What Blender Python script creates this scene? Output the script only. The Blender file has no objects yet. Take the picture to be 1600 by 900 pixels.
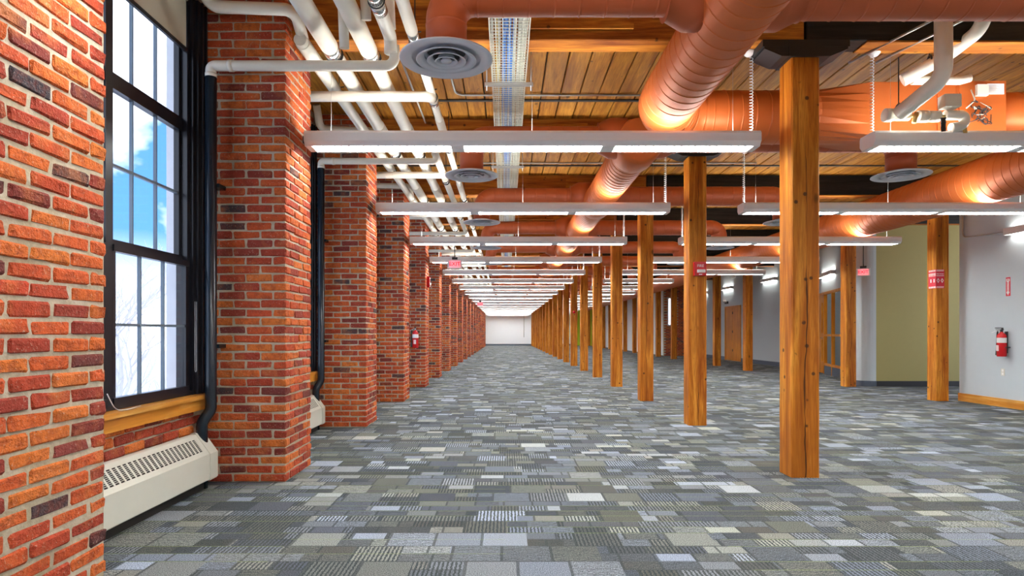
import bpy, bmesh, math, random
from mathutils import Vector, Matrix, noise
R = random.Random(7)
PI = math.pi
SC = bpy.context.scene
COL = SC.collection
# ---- plan units: x and z in eye heights (1.2 m), d in 1.152 m; eye at 0,0
EYE = 1.2
def PX(x): return x * 1.2
def PY(d): return d * 1.152
def PZ(z): return 1.2 + z * 1.2
def P(x, d, z): return Vector((PX(x), PY(d), PZ(z)))
BAY = 2.48

# ---------------------------------------------------------------- camera
cam_d = bpy.data.cameras.new('camera'); cam = bpy.data.objects.new('camera', cam_d); COL.objects.link(cam)
cam.location = (0, 0, EYE); cam.rotation_euler = (PI / 2, 0, 0)
cam_d.sensor_width = 36; cam_d.lens = 960 / 1600 * 36
cam_d.shift_x = 10 / 1600; cam_d.shift_y = 70 / 1600
cam_d.clip_end = 500; cam_d.clip_start = 0.05
SC.camera = cam
# ---------------------------------------------------------------- exposure
SC.view_settings.view_transform = 'Standard'; SC.view_settings.look = 'None'
SC.view_settings.gamma = 1; SC.view_settings.use_curve_mapping = False
SC.view_settings.exposure = 1.18
LAMP_DOWN = 22.0; LAMP_UP = 11.5; SKY = 1.35
SC.cycles.max_bounces = 8; SC.cycles.diffuse_bounces = 5; SC.cycles.transparent_max_bounces = 12
SC.cycles.sample_clamp_indirect = 8

# ---------------------------------------------------------------- node helper
class N:
    def __init__(s, tree): s.t = tree; tree.nodes.clear()
    def new(s, typ, **kw):
        n = s.t.nodes.new(typ)
        for k, v in kw.items(): setattr(n, k, v)
        return n
    def set(s, sock, v):
        if isinstance(v, bpy.types.NodeSocket): s.t.links.new(v, sock)
        elif v is not None: sock.default_value = v
    def m(s, op, a, b=None, c=None, clamp=False):
        n = s.new('ShaderNodeMath', operation=op, use_clamp=clamp)
        s.set(n.inputs[0], a)
        if b is not None: s.set(n.inputs[1], b)
        if c is not None: s.set(n.inputs[2], c)
        return n.outputs[0]
    def mix(s, f, a, b, blend='MIX'):
        n = s.new('ShaderNodeMix', data_type='RGBA', blend_type=blend)
        s.set(n.inputs[0], f)
        for i, v in ((6, a), (7, b)):
            if isinstance(v, tuple): v = (*v[:3], 1)
            s.set(n.inputs[i], v)
        return n.outputs[2]
    def ramp(s, f, stops, interp='LINEAR'):
        n = s.new('ShaderNodeValToRGB'); cr = n.color_ramp; cr.interpolation = interp
        while len(cr.elements) < len(stops): cr.elements.new(0.5)
        for e, (p, c) in zip(cr.elements, stops): e.position = p; e.color = (*c[:3], 1) if isinstance(c, tuple) else (c, c, c, 1)
        s.set(n.inputs[0], f); return n.outputs[0]
    def noise(s, vec, scale, detail=3, rough=0.55, dist=0.0):
        n = s.new('ShaderNodeTexNoise'); s.set(n.inputs['Vector'], vec); n.inputs['Scale'].default_value = scale
        n.inputs['Detail'].default_value = detail; n.inputs['Roughness'].default_value = rough; n.inputs['Distortion'].default_value = dist
        return n.outputs['Fac']
    def mapping(s, vec, scale=(1, 1, 1), loc=None):
        n = s.new('ShaderNodeVectorMath', operation='MULTIPLY'); s.set(n.inputs[0], vec); n.inputs[1].default_value = scale
        o = n.outputs[0]
        if loc is not None:
            a = s.new('ShaderNodeVectorMath', operation='ADD'); s.set(a.inputs[0], o); s.set(a.inputs[1], loc); o = a.outputs[0]
        return o
    def obj(s): return s.new('ShaderNodeTexCoord').outputs['Object']
    def pos(s): return s.new('ShaderNodeNewGeometry').outputs['Position']
    def orand(s): return s.new('ShaderNodeObjectInfo').outputs['Random']
    def bump(s, h, strength=0.3, dist=0.01):
        n = s.new('ShaderNodeBump'); s.set(n.inputs['Height'], h); n.inputs['Strength'].default_value = strength; n.inputs['Distance'].default_value = dist
        return n.outputs[0]
    def bsdf(s, col, rough=0.6, metal=0.0, normal=None, emis=None, estr=0, spec=None):
        b = s.new('ShaderNodeBsdfPrincipled'); o = s.new('ShaderNodeOutputMaterial')
        if isinstance(col, tuple): col = (*col[:3], 1)
        s.set(b.inputs['Base Color'], col); s.set(b.inputs['Roughness'], rough); s.set(b.inputs['Metallic'], metal)
        if normal is not None: s.set(b.inputs['Normal'], normal)
        if spec is not None: b.inputs['Specular IOR Level'].default_value = spec
        if emis is not None: b.inputs['Emission Color'].default_value = (*emis, 1); b.inputs['Emission Strength'].default_value = estr
        s.t.links.new(b.outputs[0], o.inputs[0]); return b

def mat(name):
    m = bpy.data.materials.new(name); m.use_nodes = True
    return m, N(m.node_tree)
def plain(name, col, rough=0.6, metal=0.0, vary=0.08, spec=None):
    m, n = mat(name); f = n.noise(n.obj(), 9, 4)
    c = n.mix(f, tuple(x * (1 - vary) for x in col), tuple(min(1, x * (1 + vary)) for x in col))
    n.bsdf(c, rough, metal, spec=spec); return m
def emit(name, col, strength):
    m, n = mat(name); n.bsdf((0.8, 0.8, 0.8), 0.5, emis=col, estr=strength); return m

# ---------------------------------------------------------------- sky
w = bpy.data.worlds.new('sky'); SC.world = w; w.use_nodes = True
n = N(w.node_tree)
g = n.new('ShaderNodeTexCoord').outputs['Generated']
sx = n.new('ShaderNodeSeparateXYZ'); n.set(sx.inputs[0], g)
cl = n.noise(n.mapping(g, (1.3, 1.3, 2.2), (1.7, 0.4, 0.9)), 2.1, 6, 0.55, 0.2)
clm = n.ramp(cl, [(0.44, 0.0), (0.54, 1.0)])
blue = n.mix(n.m('MULTIPLY', sx.outputs[2], 1.3, clamp=True), (0.10, 0.27, 0.55), (0.035, 0.14, 0.40))
hz = n.m('SUBTRACT', 1.0, n.m('MULTIPLY', sx.outputs[2], 7.0, clamp=True), clamp=True)
skyc = n.mix(n.m('MAXIMUM', clm, hz), blue, (0.93, 0.95, 1.0))
bg = n.new('ShaderNodeBackground'); n.set(bg.inputs[0], skyc); bg.inputs[1].default_value = SKY
wo = n.new('ShaderNodeOutputWorld'); w.node_tree.links.new(bg.outputs[0], wo.inputs[0])

# ---------------------------------------------------------------- materials
def wood(name, base, dark, light, axis='z', knots=True, rough=0.55, crack=False, scale=1.0, bump=0.25, holes=0.0):
    m, n = mat(name)
    s = {'x': (0.35, 5, 5), 'y': (5, 0.35, 5), 'z': (5, 5, 0.35)}[axis]
    off = n.new('ShaderNodeCombineXYZ'); r = n.orand()
    for i, k in enumerate((37.0, 91.0, 53.0)): n.set(off.inputs[i], n.m('MULTIPLY', r, k))
    oc = n.obj(); v = n.mapping(oc, tuple(a * scale for a in s), off.outputs[0])
    g1 = n.noise(v, 2.2, 5, 0.6, 0.8); g2 = n.noise(v, 14, 4, 0.6, 0.3)
    c = n.ramp(g1, [(0.33, dark), (0.5, base), (0.66, light)])
    c = n.mix(n.ramp(g2, [(0.42, 0.0), (0.7, 0.6)]), c, dark)
    c = n.mix(n.m('MULTIPLY', n.m('SUBTRACT', r, 0.5), 0.5), c, light) if False else c
    bl = n.noise(n.mapping(oc, (1, 1, 1), off.outputs[0]), 1.7, 3)
    c = n.mix(n.ramp(bl, [(0.35, 0.35), (0.6, 0.0)]), c, tuple(x * 0.55 for x in base))
    if knots:
        kv = n.new('ShaderNodeTexVoronoi'); n.set(kv.inputs['Vector'], n.mapping(oc, tuple((3.2 if a > 1 else 1.6) for a in s), off.outputs[0])); kv.inputs['Scale'].default_value = 1.0
        kf = n.ramp(kv.outputs['Distance'], [(0.05, 1.0), (0.10, 0.0)])
        c = n.mix(n.m('MULTIPLY', kf, 0.8), c, tuple(x * 0.15 for x in base))
    if holes:
        hv = n.new('ShaderNodeTexVoronoi'); n.set(hv.inputs['Vector'], n.mapping(oc, (1, 1, 1), off.outputs[0])); hv.inputs['Scale'].default_value = 7.0
        hf = n.ramp(hv.outputs['Distance'], [(0.09, 1.0), (0.14, 0.0)])
        gate = n.ramp(n.noise(n.mapping(oc, (1, 1, 1), off.outputs[0]), 2.3, 1), [(0.47, 0.0), (0.5, 1.0)])
        c = n.mix(n.m('MULTIPLY', n.m('MULTIPLY', hf, gate), holes), c, (0.05, 0.02, 0.008))
    h = n.m('ADD', g2, n.m('MULTIPLY', g1, 0.5))
    if crack:
        cn = n.noise(n.mapping(oc, (1.0, 1.0, 0.45), off.outputs[0]), 1.6, 4, 0.6)
        sp = n.new('ShaderNodeSeparateXYZ'); n.set(sp.inputs[0], oc)
        d = n.m('ABSOLUTE', n.m('ADD', sp.outputs[0], n.m('MULTIPLY', n.m('SUBTRACT', cn, 0.5), 0.16)))
        wd = n.m('MULTIPLY', n.m('SUBTRACT', n.noise(n.mapping(oc, (0.2, 0.2, 1.0), off.outputs[0]), 1.3, 3), 0.42), 0.03)
        cf = n.m('LESS_THAN', d, wd)
        c = n.mix(n.m('MULTIPLY', cf, 0.85), c, (0.04, 0.012, 0.004)); h = n.m('SUBTRACT', h, n.m('MULTIPLY', cf, 2.0))
    n.bsdf(c, rough, normal=n.bump(h, bump, 0.008), spec=0.25); return m

M = {}
M['post'] = wood('post_timber', (0.60, 0.195, 0.014), (0.30, 0.068, 0.004), (0.82, 0.36, 0.045), 'z', crack=True, holes=0.85)
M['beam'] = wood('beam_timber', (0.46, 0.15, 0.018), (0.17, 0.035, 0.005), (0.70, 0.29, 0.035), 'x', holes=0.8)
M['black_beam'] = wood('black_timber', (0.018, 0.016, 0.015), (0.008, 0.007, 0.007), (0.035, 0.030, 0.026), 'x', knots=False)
M['plank'] = wood('plank_timber', (0.53, 0.215, 0.022), (0.24, 0.07, 0.006), (0.68, 0.31, 0.04), 'y', holes=0.7)
M['trimwood'] = wood('trim_wood', (0.72, 0.29, 0.035), (0.55, 0.20, 0.03), (0.82, 0.45, 0.12), 'y', knots=False, rough=0.35, bump=0.05)
M['doorwood'] = wood('door_wood', (0.74, 0.27, 0.02), (0.58, 0.17, 0.012), (0.82, 0.36, 0.04), 'z', knots=False, rough=0.35, bump=0.05)

def brick_mat():
    m, n = mat('old_brick')
    isl = n.new('ShaderNodeNewGeometry').outputs['Random Per Island']
    r = n.m('FRACT', n.m('ADD', n.orand(), isl))
    oc = n.pos()
    c = n.ramp(r, [(0.0, (0.06, 0.055, 0.065)), (0.045, (0.10, 0.05, 0.05)), (0.07, (0.22, 0.038, 0.03)), (0.16, (0.36, 0.050, 0.028)), (0.32, (0.50, 0.07, 0.026)), (0.6, (0.62, 0.11, 0.028)), (0.82, (0.70, 0.19, 0.035)), (0.93, (0.56, 0.07, 0.03)), (1.0, (0.20, 0.045, 0.04))])
    f1 = n.noise(oc, 22, 5, 0.65); f2 = n.noise(oc, 90, 3, 0.6); f3 = n.noise(oc, 7, 3)
    c = n.mix(n.ramp(f1, [(0.38, 0.45), (0.55, 0.0)]), c, (0.22, 0.04, 0.02))
    c = n.mix(n.ramp(f3, [(0.52, 0.0), (0.75, 0.5)]), c, (0.72, 0.24, 0.07))
    c = n.mix(n.ramp(f2, [(0.60, 0.0), (0.72, 0.55)]), c, (0.62, 0.45, 0.34))
    c = n.mix(n.ramp(f2, [(0.26, 0.8), (0.36, 0.0)]), c, (0.07, 0.02, 0.015))
    h = n.m('ADD', f1, n.m('MULTIPLY', f2, 0.35))
    n.bsdf(c, 0.85, normal=n.bump(h, 1.0, 0.022), spec=0.25); return m
M['brick'] = brick_mat()
m, n = mat('lime_mortar'); f = n.noise(n.pos(), 40, 4, 0.6); f2 = n.noise(n.pos(), 6, 3)
n.bsdf(n.mix(n.ramp(f2, [(0.35, 0.0), (0.65, 1.0)]), n.mix(f, (0.29, 0.24, 0.16), (0.55, 0.46, 0.33)), n.mix(f, (0.40, 0.34, 0.26), (0.68, 0.60, 0.48))), 0.95, normal=n.bump(f, 0.7, 0.008), spec=0.1); M['mortar'] = m
m, n = mat('far_brick'); bt = n.new('ShaderNodeTexBrick'); n.set(bt.inputs['Vector'], n.new('ShaderNodeTexCoord').outputs['UV'])
bt.inputs['Color1'].default_value = (0.55, 0.14, 0.09, 1); bt.inputs['Color2'].default_value = (0.36, 0.07, 0.05, 1); bt.inputs['Mortar'].default_value = (0.6, 0.5, 0.42, 1)
M['brick_ext'] = plain('daylight_tinted_masonry', (0.90, 0.90, 0.92), 0.9)  # daylight glare on the outer brick reveals, put into a near-white colour

def duct_mat():
    m, n = mat('orange_duct_paint')
    f = n.noise(n.obj(), 3, 4); c = n.mix(f, (0.50, 0.105, 0.018), (0.58, 0.14, 0.026))
    n.bsdf(c, n.m('ADD', 0.40, n.m('MULTIPLY', f, 0.14)), 0.25); return m
M['duct'] = duct_mat()
M['duct_shaded'] = plain('shade_tinted_duct_paint', (0.42, 0.085, 0.022), 0.5, 0.1)  # darker copy of the duct orange: shade on the branch ducts painted in
M['white_pipe'] = plain('cream_pvc_jacket', (0.78, 0.74, 0.64), 0.35, vary=0.05)
M['steel'] = plain('bright_steel', (0.62, 0.62, 0.62), 0.25, 1.0)
M['galv'] = plain('galvanised_steel', (0.50, 0.50, 0.48), 0.4, 0.8)
M['black'] = plain('black_iron', (0.018, 0.018, 0.02), 0.5)
M['blackpipe'] = plain('black_gloss_pipe', (0.010, 0.018, 0.028), 0.25)
M['frame'] = plain('black_window_paint', (0.012, 0.013, 0.02), 0.3)
M['muntin'] = plain('grey_blue_muntin', (0.16, 0.22, 0.28), 0.4)
M['white'] = plain('white_enamel', (0.80, 0.80, 0.79), 0.35, vary=0.02)
M['lampgrey'] = plain('lamp_housing_paint', (0.84, 0.84, 0.84), 0.4, vary=0.02)
M['diffuser'] = plain('diffuser_paint', (0.68, 0.70, 0.76), 0.35, vary=0.02)
M['cream'] = plain('cream_heater_enamel', (0.66, 0.66, 0.58), 0.4, vary=0.03)
M['dark'] = plain('dark_void', (0.015, 0.014, 0.013), 0.8)
M['shade'] = plain('roller_shade_cloth', (0.52, 0.50, 0.39), 0.9, vary=0.03)
M['wall'] = plain('pale_grey_wall_paint', (0.52, 0.59, 0.63), 0.7, vary=0.02)
M['wallwhite'] = plain('white_wall_paint', (0.88, 0.90, 0.93), 0.7, vary=0.02)
M['olive'] = plain('olive_wall_paint', (0.37, 0.32, 0.12), 0.7, vary=0.03)
M['lime'] = plain('lime_wall_paint', (0.42, 0.62, 0.02), 0.7, vary=0.03)
M['slate'] = plain('slate_baseboard', (0.09, 0.12, 0.17), 0.5)
M['red'] = plain('red_enamel', (0.60, 0.01, 0.015), 0.25, vary=0.04)
M['signred'] = plain('sign_red', (0.72, 0.02, 0.05), 0.4, vary=0.03)
M['signwhite'] = plain('sign_white', (0.85, 0.82, 0.82), 0.5, vary=0.02)
M['blue_cable'] = plain('blue_cable', (0.06, 0.22, 0.60), 0.4)
M['white_cable'] = plain('white_cable', (0.50, 0.49, 0.42), 0.5)
M['yellow_cable'] = plain('yellow_cable', (0.62, 0.45, 0.08), 0.5)
M['wire'] = plain('zinc_wire', (0.62, 0.60, 0.50), 0.35, 0.5)
M['brass'] = plain('brass', (0.60, 0.40, 0.14), 0.3, 0.9)
M['clear'] = plain('white_plastic', (0.86, 0.86, 0.86), 0.3, vary=0.02)
M['bark'] = plain('frosted_overexposed_bark', (0.72, 0.70, 0.74), 0.9)  # frosty bark, whitened further by overexposure put into its colour
M['snow'] = plain('snowy_ground', (0.80, 0.82, 0.86), 0.9)
M['lens'] = emit('lamp_lens', (0.95, 0.985, 0.97), LAMP_DOWN)
M['uplens'] = emit('lamp_up_lens', (0.96, 0.985, 0.96), LAMP_UP)
M['sconce'] = emit('wall_lamp_lens', (1.0, 0.96, 0.88), 6)
M['exitred'] = emit('exit_red', (1.0, 0.05, 0.08), 0.8)
m, n = mat('window_glass'); tr = n.new('ShaderNodeBsdfTransparent'); gl = n.new('ShaderNodeBsdfGlossy'); gl.inputs['Roughness'].default_value = 0.03
tr.inputs[0].default_value = (0.95, 0.97, 1, 1)
fr = n.new('ShaderNodeLayerWeight'); fr.inputs[0].default_value = 0.12; mx = n.new('ShaderNodeMixShader'); oo = n.new('ShaderNodeOutputMaterial')
m.node_tree.links.new(n.m('MULTIPLY', fr.outputs[1], 0.25), mx.inputs[0]); m.node_tree.links.new(tr.outputs[0], mx.inputs[1]); m.node_tree.links.new(gl.outputs[0], mx.inputs[2]); m.node_tree.links.new(mx.outputs[0], oo.inputs[0]); M['glass'] = m

def carpet():
    m, n = mat('patterned_carpet')
    sp = n.new('ShaderNodeSeparateXYZ'); n.set(sp.inputs[0], n.pos()); x, y = sp.outputs[0], sp.outputs[1]
    def white(a, b):
        c = n.new('ShaderNodeCombineXYZ'); n.set(c.inputs[0], a); n.set(c.inputs[1], b)
        k = n.new('ShaderNodeTexWhiteNoise', noise_dimensions='2D'); n.set(k.inputs[0], c.outputs[0])
        s = n.new('ShaderNodeSeparateColor'); n.set(s.inputs[0], k.outputs['Color']); return s.outputs
    def layer(wd, ht, seed):
        row = n.m('FLOOR', n.m('DIVIDE', y, ht)); o = white(row, seed)
        u = n.m('ADD', n.m('DIVIDE', x, wd), n.m('MULTIPLY', o[0], 9.0)); col = n.m('FLOOR', u)
        return white(n.m('ADD', col, seed), row), row, n.m('FRACT', u), n.m('FRACT', n.m('DIVIDE', y, ht))
    A, rowA, fxA, fyA = layer(0.20, 0.115, 3.7)
    B, rowB, fxB, fyB = layer(0.27, 0.23, 11.3)
    Cc, rowC, fxC, fyC = layer(0.47, 0.115, 23.9)
    useB = n.m('GREATER_THAN', B[2], 0.62); useC = n.m('GREATER_THAN', Cc[2], 0.66)
    def sel(i):
        a = n.m('ADD', n.m('MULTIPLY', A[i], n.m('SUBTRACT', 1.0, useC)), n.m('MULTIPLY', Cc[i], useC))
        return n.m('ADD', n.m('MULTIPLY', a, n.m('SUBTRACT', 1.0, useB)), n.m('MULTIPLY', B[i], useB))
    tone, typ = sel(0), sel(1)
    wob = n.m('MULTIPLY', n.m('SUBTRACT', n.noise(n.pos(), 45, 2), 0.5), 0.9)
    sv = n.m('GREATER_THAN', n.m('FRACT', n.m('ADD', n.m('MULTIPLY', x, 44.0), wob)), 0.52)
    sh = n.m('GREATER_THAN', n.m('FRACT', n.m('ADD', n.m('MULTIPLY', y, 52.0), wob)), 0.5)
    isv = n.m('LESS_THAN', typ, 0.38); ish = n.m('MULTIPLY', n.m('GREATER_THAN', typ, 0.38), n.m('LESS_THAN', typ, 0.66))
    st = n.m('MAXIMUM', n.m('MULTIPLY', isv, sv), n.m('MULTIPLY', ish, sh))
    v = n.ramp(tone, [(0.0, 0.075), (0.20, 0.105), (0.40, 0.155), (0.60, 0.20), (0.78, 0.25), (0.90, 0.35), (1.0, 0.43)])
    hue = white(n.m('ADD', n.m('MULTIPLY', tone, 917.0), 3.0), n.m('MULTIPLY', typ, 531.0))
    c = n.mix(1.0, v, n.ramp(hue[0], [(0.0, (0.82, 0.96, 1.24)), (0.35, (0.87, 0.99, 1.18)), (0.6, (0.93, 1.01, 1.08)), (0.85, (0.98, 1.05, 0.90)), (1.0, (1.02, 1.02, 0.96))]), 'MULTIPLY')
    c = n.mix(st, c, n.mix(tone, (0.035, 0.046, 0.050), (0.062, 0.074, 0.078)))
    ln = n.m('MULTIPLY', n.m('LESS_THAN', fyA, 0.04), n.m('GREATER_THAN', white(rowA, n.m('FLOOR', n.m('MULTIPLY', x, 0.8)))[1], 0.40))
    eA = n.m('MAXIMUM', n.m('LESS_THAN', fyA, 0.10), n.m('LESS_THAN', fxA, 0.07))
    c = n.mix(n.m('MULTIPLY', n.m('MULTIPLY', eA, n.m('SUBTRACT', 1.0, useB)), 0.75), c, (0.045, 0.056, 0.058))
    eB = n.m('MAXIMUM', n.m('LESS_THAN', fyB, 0.06), n.m('LESS_THAN', fxB, 0.06))
    c = n.mix(n.m('MULTIPLY', n.m('MULTIPLY', eB, useB), 0.75), c, (0.045, 0.056, 0.058))
    c = n.mix(n.m('MULTIPLY', ln, 0.55), c, (0.30, 0.40, 0.10))
    nz = n.noise(n.pos(), 190, 3, 0.75); nz2 = n.noise(n.pos(), 1.1, 3)
    c = n.mix(1.0, c, n.ramp(nz, [(0.38, 0.15), (0.62, 1.9)]), 'MULTIPLY')
    c = n.mix(n.ramp(nz2, [(0.5, 0.0), (0.8, 0.22)]), c, (0.24, 0.23, 0.17))
    n.bsdf(c, 0.9, normal=n.bump(nz, 0.5, 0.004), spec=0.15); return m
M['carpet'] = carpet()

# ---------------------------------------------------------------- mesh builder
class MB:
    def __init__(s): s.v = []; s.f = []; s.sm = []
    def add(s, vs, fs, smooth=False):
        b = len(s.v); s.v += [tuple(v) for v in vs]; s.f += [tuple(i + b for i in f) for f in fs]; s.sm += [smooth] * len(fs); return s
    def box(s, x0, x1, y0, y1, z0, z1, mtx=None):
        x0, x1 = sorted((x0, x1)); y0, y1 = sorted((y0, y1)); z0, z1 = sorted((z0, z1))
        vs = [Vector((x, y, z)) for z in (z0, z1) for y in (y0, y1) for x in (x0, x1)]
        if mtx: vs = [mtx @ v for v in vs]
        return s.add(vs, [(0, 2, 3, 1), (4, 5, 7, 6), (0, 1, 5, 4), (2, 6, 7, 3), (0, 4, 6, 2), (1, 3, 7, 5)])
    def pbox(s, x0, x1, d0, d1, z0, z1): return s.box(PX(x0), PX(x1), PY(d0), PY(d1), PZ(z0), PZ(z1))
    def sweep(s, pts, radii, segs=16, caps=True, smooth=True):
        pts = [Vector(p) for p in pts]; k = len(pts)
        if not hasattr(radii, '__len__'): radii = [radii] * k
        tg = []
        for i in range(k):
            t = pts[min(i + 1, k - 1)] - pts[max(i - 1, 0)]
            tg.append(t.normalized() if t.length > 1e-9 else (tg[-1] if tg else Vector((0, 0, 1))))
        up = Vector((0, 0, 1)) if abs(tg[0].z) < 0.9 else Vector((1, 0, 0))
        nrm = (up - tg[0] * up.dot(tg[0])).normalized(); vs = []
        for i in range(k):
            if i: nrm = (nrm - tg[i] * nrm.dot(tg[i])).normalized()
            bn = tg[i].cross(nrm)
            for j in range(segs):
                a = 2 * PI * j / segs; vs.append(pts[i] + (nrm * math.cos(a) + bn * math.sin(a)) * radii[i])
        fs = [(i * segs + j, i * segs + (j + 1) % segs, (i + 1) * segs + (j + 1) % segs, (i + 1) * segs + j) for i in range(k - 1) for j in range(segs)]
        s.add(vs, fs, smooth)
        if caps:
            b = len(s.v) - len(vs)
            s.f.append(tuple(b + j for j in reversed(range(segs)))); s.f.append(tuple(b + (k - 1) * segs + j for j in range(segs))); s.sm += [False, False]
        return s
    def cyl(s, a, b, r, segs=12, r2=None, caps=True): return s.sweep([a, b], [r, r if r2 is None else r2], segs, caps)
    def lathe(s, prof, c, segs=24, axis='z', smooth=True):
        c = Vector(c); vs = []
        for r, h in prof:
            for j in range(segs):
                a = 2 * PI * j / segs; p = Vector((r * math.cos(a), r * math.sin(a), h))
                if axis == 'y': p = Vector((p.x, p.z, p.y))
                if axis == 'x': p = Vector((p.z, p.x, p.y))
                vs.append(c + p)
        k = len(prof)
        return s.add(vs, [(i * segs + j, i * segs + (j + 1) % segs, (i + 1) * segs + (j + 1) % segs, (i + 1) * segs + j) for i in range(k - 1) for j in range(segs)], smooth)
    def mesh(s, name, m):
        me = bpy.data.meshes.new(name); me.from_pydata(s.v, [], s.f); me.polygons.foreach_set('use_smooth', s.sm)
        me.materials.append(M[m] if isinstance(m, str) else m); me.update(); return me
    def build(s, name, m, parent=None, **kw):
        o = bpy.data.objects.new(name, s.mesh(name, m)); COL.objects.link(o)
        if parent: o.parent = parent
        for k, v in kw.items(): o[k] = v
        return o
def inst(name, me, loc, rz=0.0, parent=None, scale=None, rot=None):
    o = bpy.data.objects.new(name, me); COL.objects.link(o); o.location = loc; o.rotation_euler = rot or (0, 0, rz)
    if scale: o.scale = scale
    if parent: o.parent = parent
    return o
def thing(name, label, cat, loc=(0, 0, 0), rz=0, group=None):
    o = bpy.data.objects.new(name, None); COL.objects.link(o); o.location = loc; o.rotation_euler = (0, 0, rz); o.empty_display_size = 0.1
    return tag(o, label, cat, group)
def tag(o, label, cat, group=None):
    o['label'] = label; o['category'] = cat
    if group: o['group'] = group
    return o
def structure(o): o['kind'] = 'structure'; return o
def copy_tree(o, loc=None, parent=None):
    c = o.copy(); COL.objects.link(c)
    if parent: c.parent = parent
    if loc is not None: c.location = loc
    for ch in list(o.children): copy_tree(ch, None, c)
    return c
def fillet(pts, rad, seg=6):
    pts = [Vector(p) for p in pts]; out = [pts[0]]
    for i in range(1, len(pts) - 1):
        a, b, c = pts[i - 1], pts[i], pts[i + 1]; u = (a - b).normalized(); v = (c - b).normalized()
        ang = u.angle(v)
        if ang > PI - 0.02: out.append(b); continue
        t = min(rad / math.tan(ang / 2), (a - b).length * 0.49, (c - b).length * 0.49); r = t * math.tan(ang / 2)
        cen = b + (u + v).normalized() * (r / math.sin(ang / 2)); s0 = b + u * t - cen; s1 = b + v * t - cen; full = s0.angle(s1)
        for k in range(seg + 1):
            f = k / seg; out.append(cen + (s0 * math.sin((1 - f) * full) + s1 * math.sin(f * full)) / math.sin(full))
    out.append(pts[-1]); return out
def resample(pts, step):
    out = [pts[0]]
    for a, b in zip(pts, pts[1:]):
        L = (b - a).length; k = max(1, int(math.ceil(L / step)))
        for i in range(1, k + 1): out.append(a.lerp(b, i / k))
    return out
def seamed(pts, r, pitch=0.13, rib=0.004):
    """path points with a thin raised rib each pitch"""
    tot = [0.0]
    for a, b in zip(pts, pts[1:]): tot.append(tot[-1] + (b - a).length)
    def at(s):
        for i in range(len(pts) - 1):
            if s <= tot[i + 1] or i == len(pts) - 2:
                L = tot[i + 1] - tot[i]; return pts[i].lerp(pts[i + 1], 0 if L < 1e-9 else min(1, (s - tot[i]) / L))
    ss = [(t, 0) for t in tot]; s = pitch
    rf = r if callable(r) else (lambda q: r)
    while s < tot[-1] - 0.02:
        ss += [(s - 0.011, 0), (s - 0.006, 0), (s - 0.0025, rib), (s + 0.0025, rib), (s + 0.006, 0), (s + 0.011, 0)]; s += pitch
    ss.sort(); out = []; last = -1
    for q, e in ss:
        if q - last < 0.0008: continue
        out.append((at(q), rf(q) + e)); last = q
    return [o[0] for o in out], [o[1] for o in out]
ORD = ['first', 'second', 'third', 'fourth', 'fifth', 'sixth', 'seventh', 'eighth', 'ninth', 'tenth', 'eleventh', 'twelfth', 'thirteenth', 'fourteenth', 'fifteenth', 'sixteenth', 'seventeenth', 'eighteenth', 'nineteenth', 'twentieth']
def text_mesh(body, size, depth=0.001):
    cu = bpy.data.curves.new('t', 'FONT'); cu.body = body; cu.size = size; cu.extrude = depth; cu.align_x = 'CENTER'; cu.align_y = 'CENTER'; cu.resolution_u = 2
    o = bpy.data.objects.new('t', cu); COL.objects.link(o); dg = bpy.context.evaluated_depsgraph_get()
    me = bpy.data.meshes.new_from_object(o.evaluated_get(dg)); bpy.data.objects.remove(o); return me
def lettering(name, body, size, loc, rot, m, parent):
    me = text_mesh(body, size); me.materials.clear(); me.materials.append(M[m]); return inst(name, me, loc, rot=rot, parent=parent)

# ================================================================ SETTING
ZC = PZ(2.31)                     # underside of deck
D_END = 50.6
XW = -2.01                        # brick wall plane
b = MB(); b.box(-3.0, 12.0, -3.0, PY(D_END), -0.12, 0.0); structure(b.build('floor', 'carpet'))
b = MB(); b.box(-2.9, 12.0, -3.0, PY(D_END), ZC + 0.045, ZC + 0.2); ceiling = structure(b.build('ceiling', 'dark'))
b = MB(); b.pbox(-2.3, 5.35, D_END, D_END + 0.2, -1, 2.5); structure(b.build('wall_end', 'wallwhite'))
b = MB(); b.pbox(5.35, 10, D_END - 0.6, D_END + 0.2, -1, 2.5); structure(b.build('wall_lime', 'lime'))
b = MB(); b.pbox(-2.0, 5.35, D_END - 0.08, D_END - 0.001, -1, -0.88); structure(b.build('baseboard_end', 'slate'))
b = MB(); b.box(-3.0, 12.0, -3.1, -3.0, 0, ZC + 0.1); structure(b.build('wall_behind', 'wall'))
# planks of the deck
pw = 0.222; NP = 62; X0 = PX(XW) - 0.05
plank_me = []
for k in range(6):
    b = MB(); x1 = pw - 0.014; L = BAY * 1.152 - 0.004; hh = 0.04; j = lambda: R.uniform(-0.001, 0.001)
    c = 0.006
    prof = [(0, hh), (0, c), (c, 0), (x1 - c, 0), (x1, c), (x1, hh)]
    vs = [(px + j(), 0 if q == 0 else L, pz + (j() if pz < 0.01 else 0)) for q in (0, 1) for px, pz in prof]
    b.add(vs, [(i, i + 1, i + 7, i + 6) for i in range(5)] + [tuple(range(5, -1, -1)), tuple(range(6, 12)), (0, 6, 11, 5)])
    plank_me.append(b.mesh('plank', 'plank'))
cnt = 0; rest = MB()
for bay in range(-2, 19):
    y0 = PY(4.515 + BAY * (bay)); 
    for i in range(NP):
        x = X0 + i * pw; dz = R.uniform(0, 0.008)
        if 0 <= bay <= 3 and cnt < 300:
            o = inst('plank', plank_me[R.randrange(6)], (x, y0, ZC + dz), parent=ceiling); cnt += 1
        else: rest.box(x, x + pw - 0.014, y0, y0 + BAY * 1.152 - 0.004, ZC + dz, ZC + 0.04)
o = rest.build('plank', 'plank', ceiling, kind='stuff')

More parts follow.
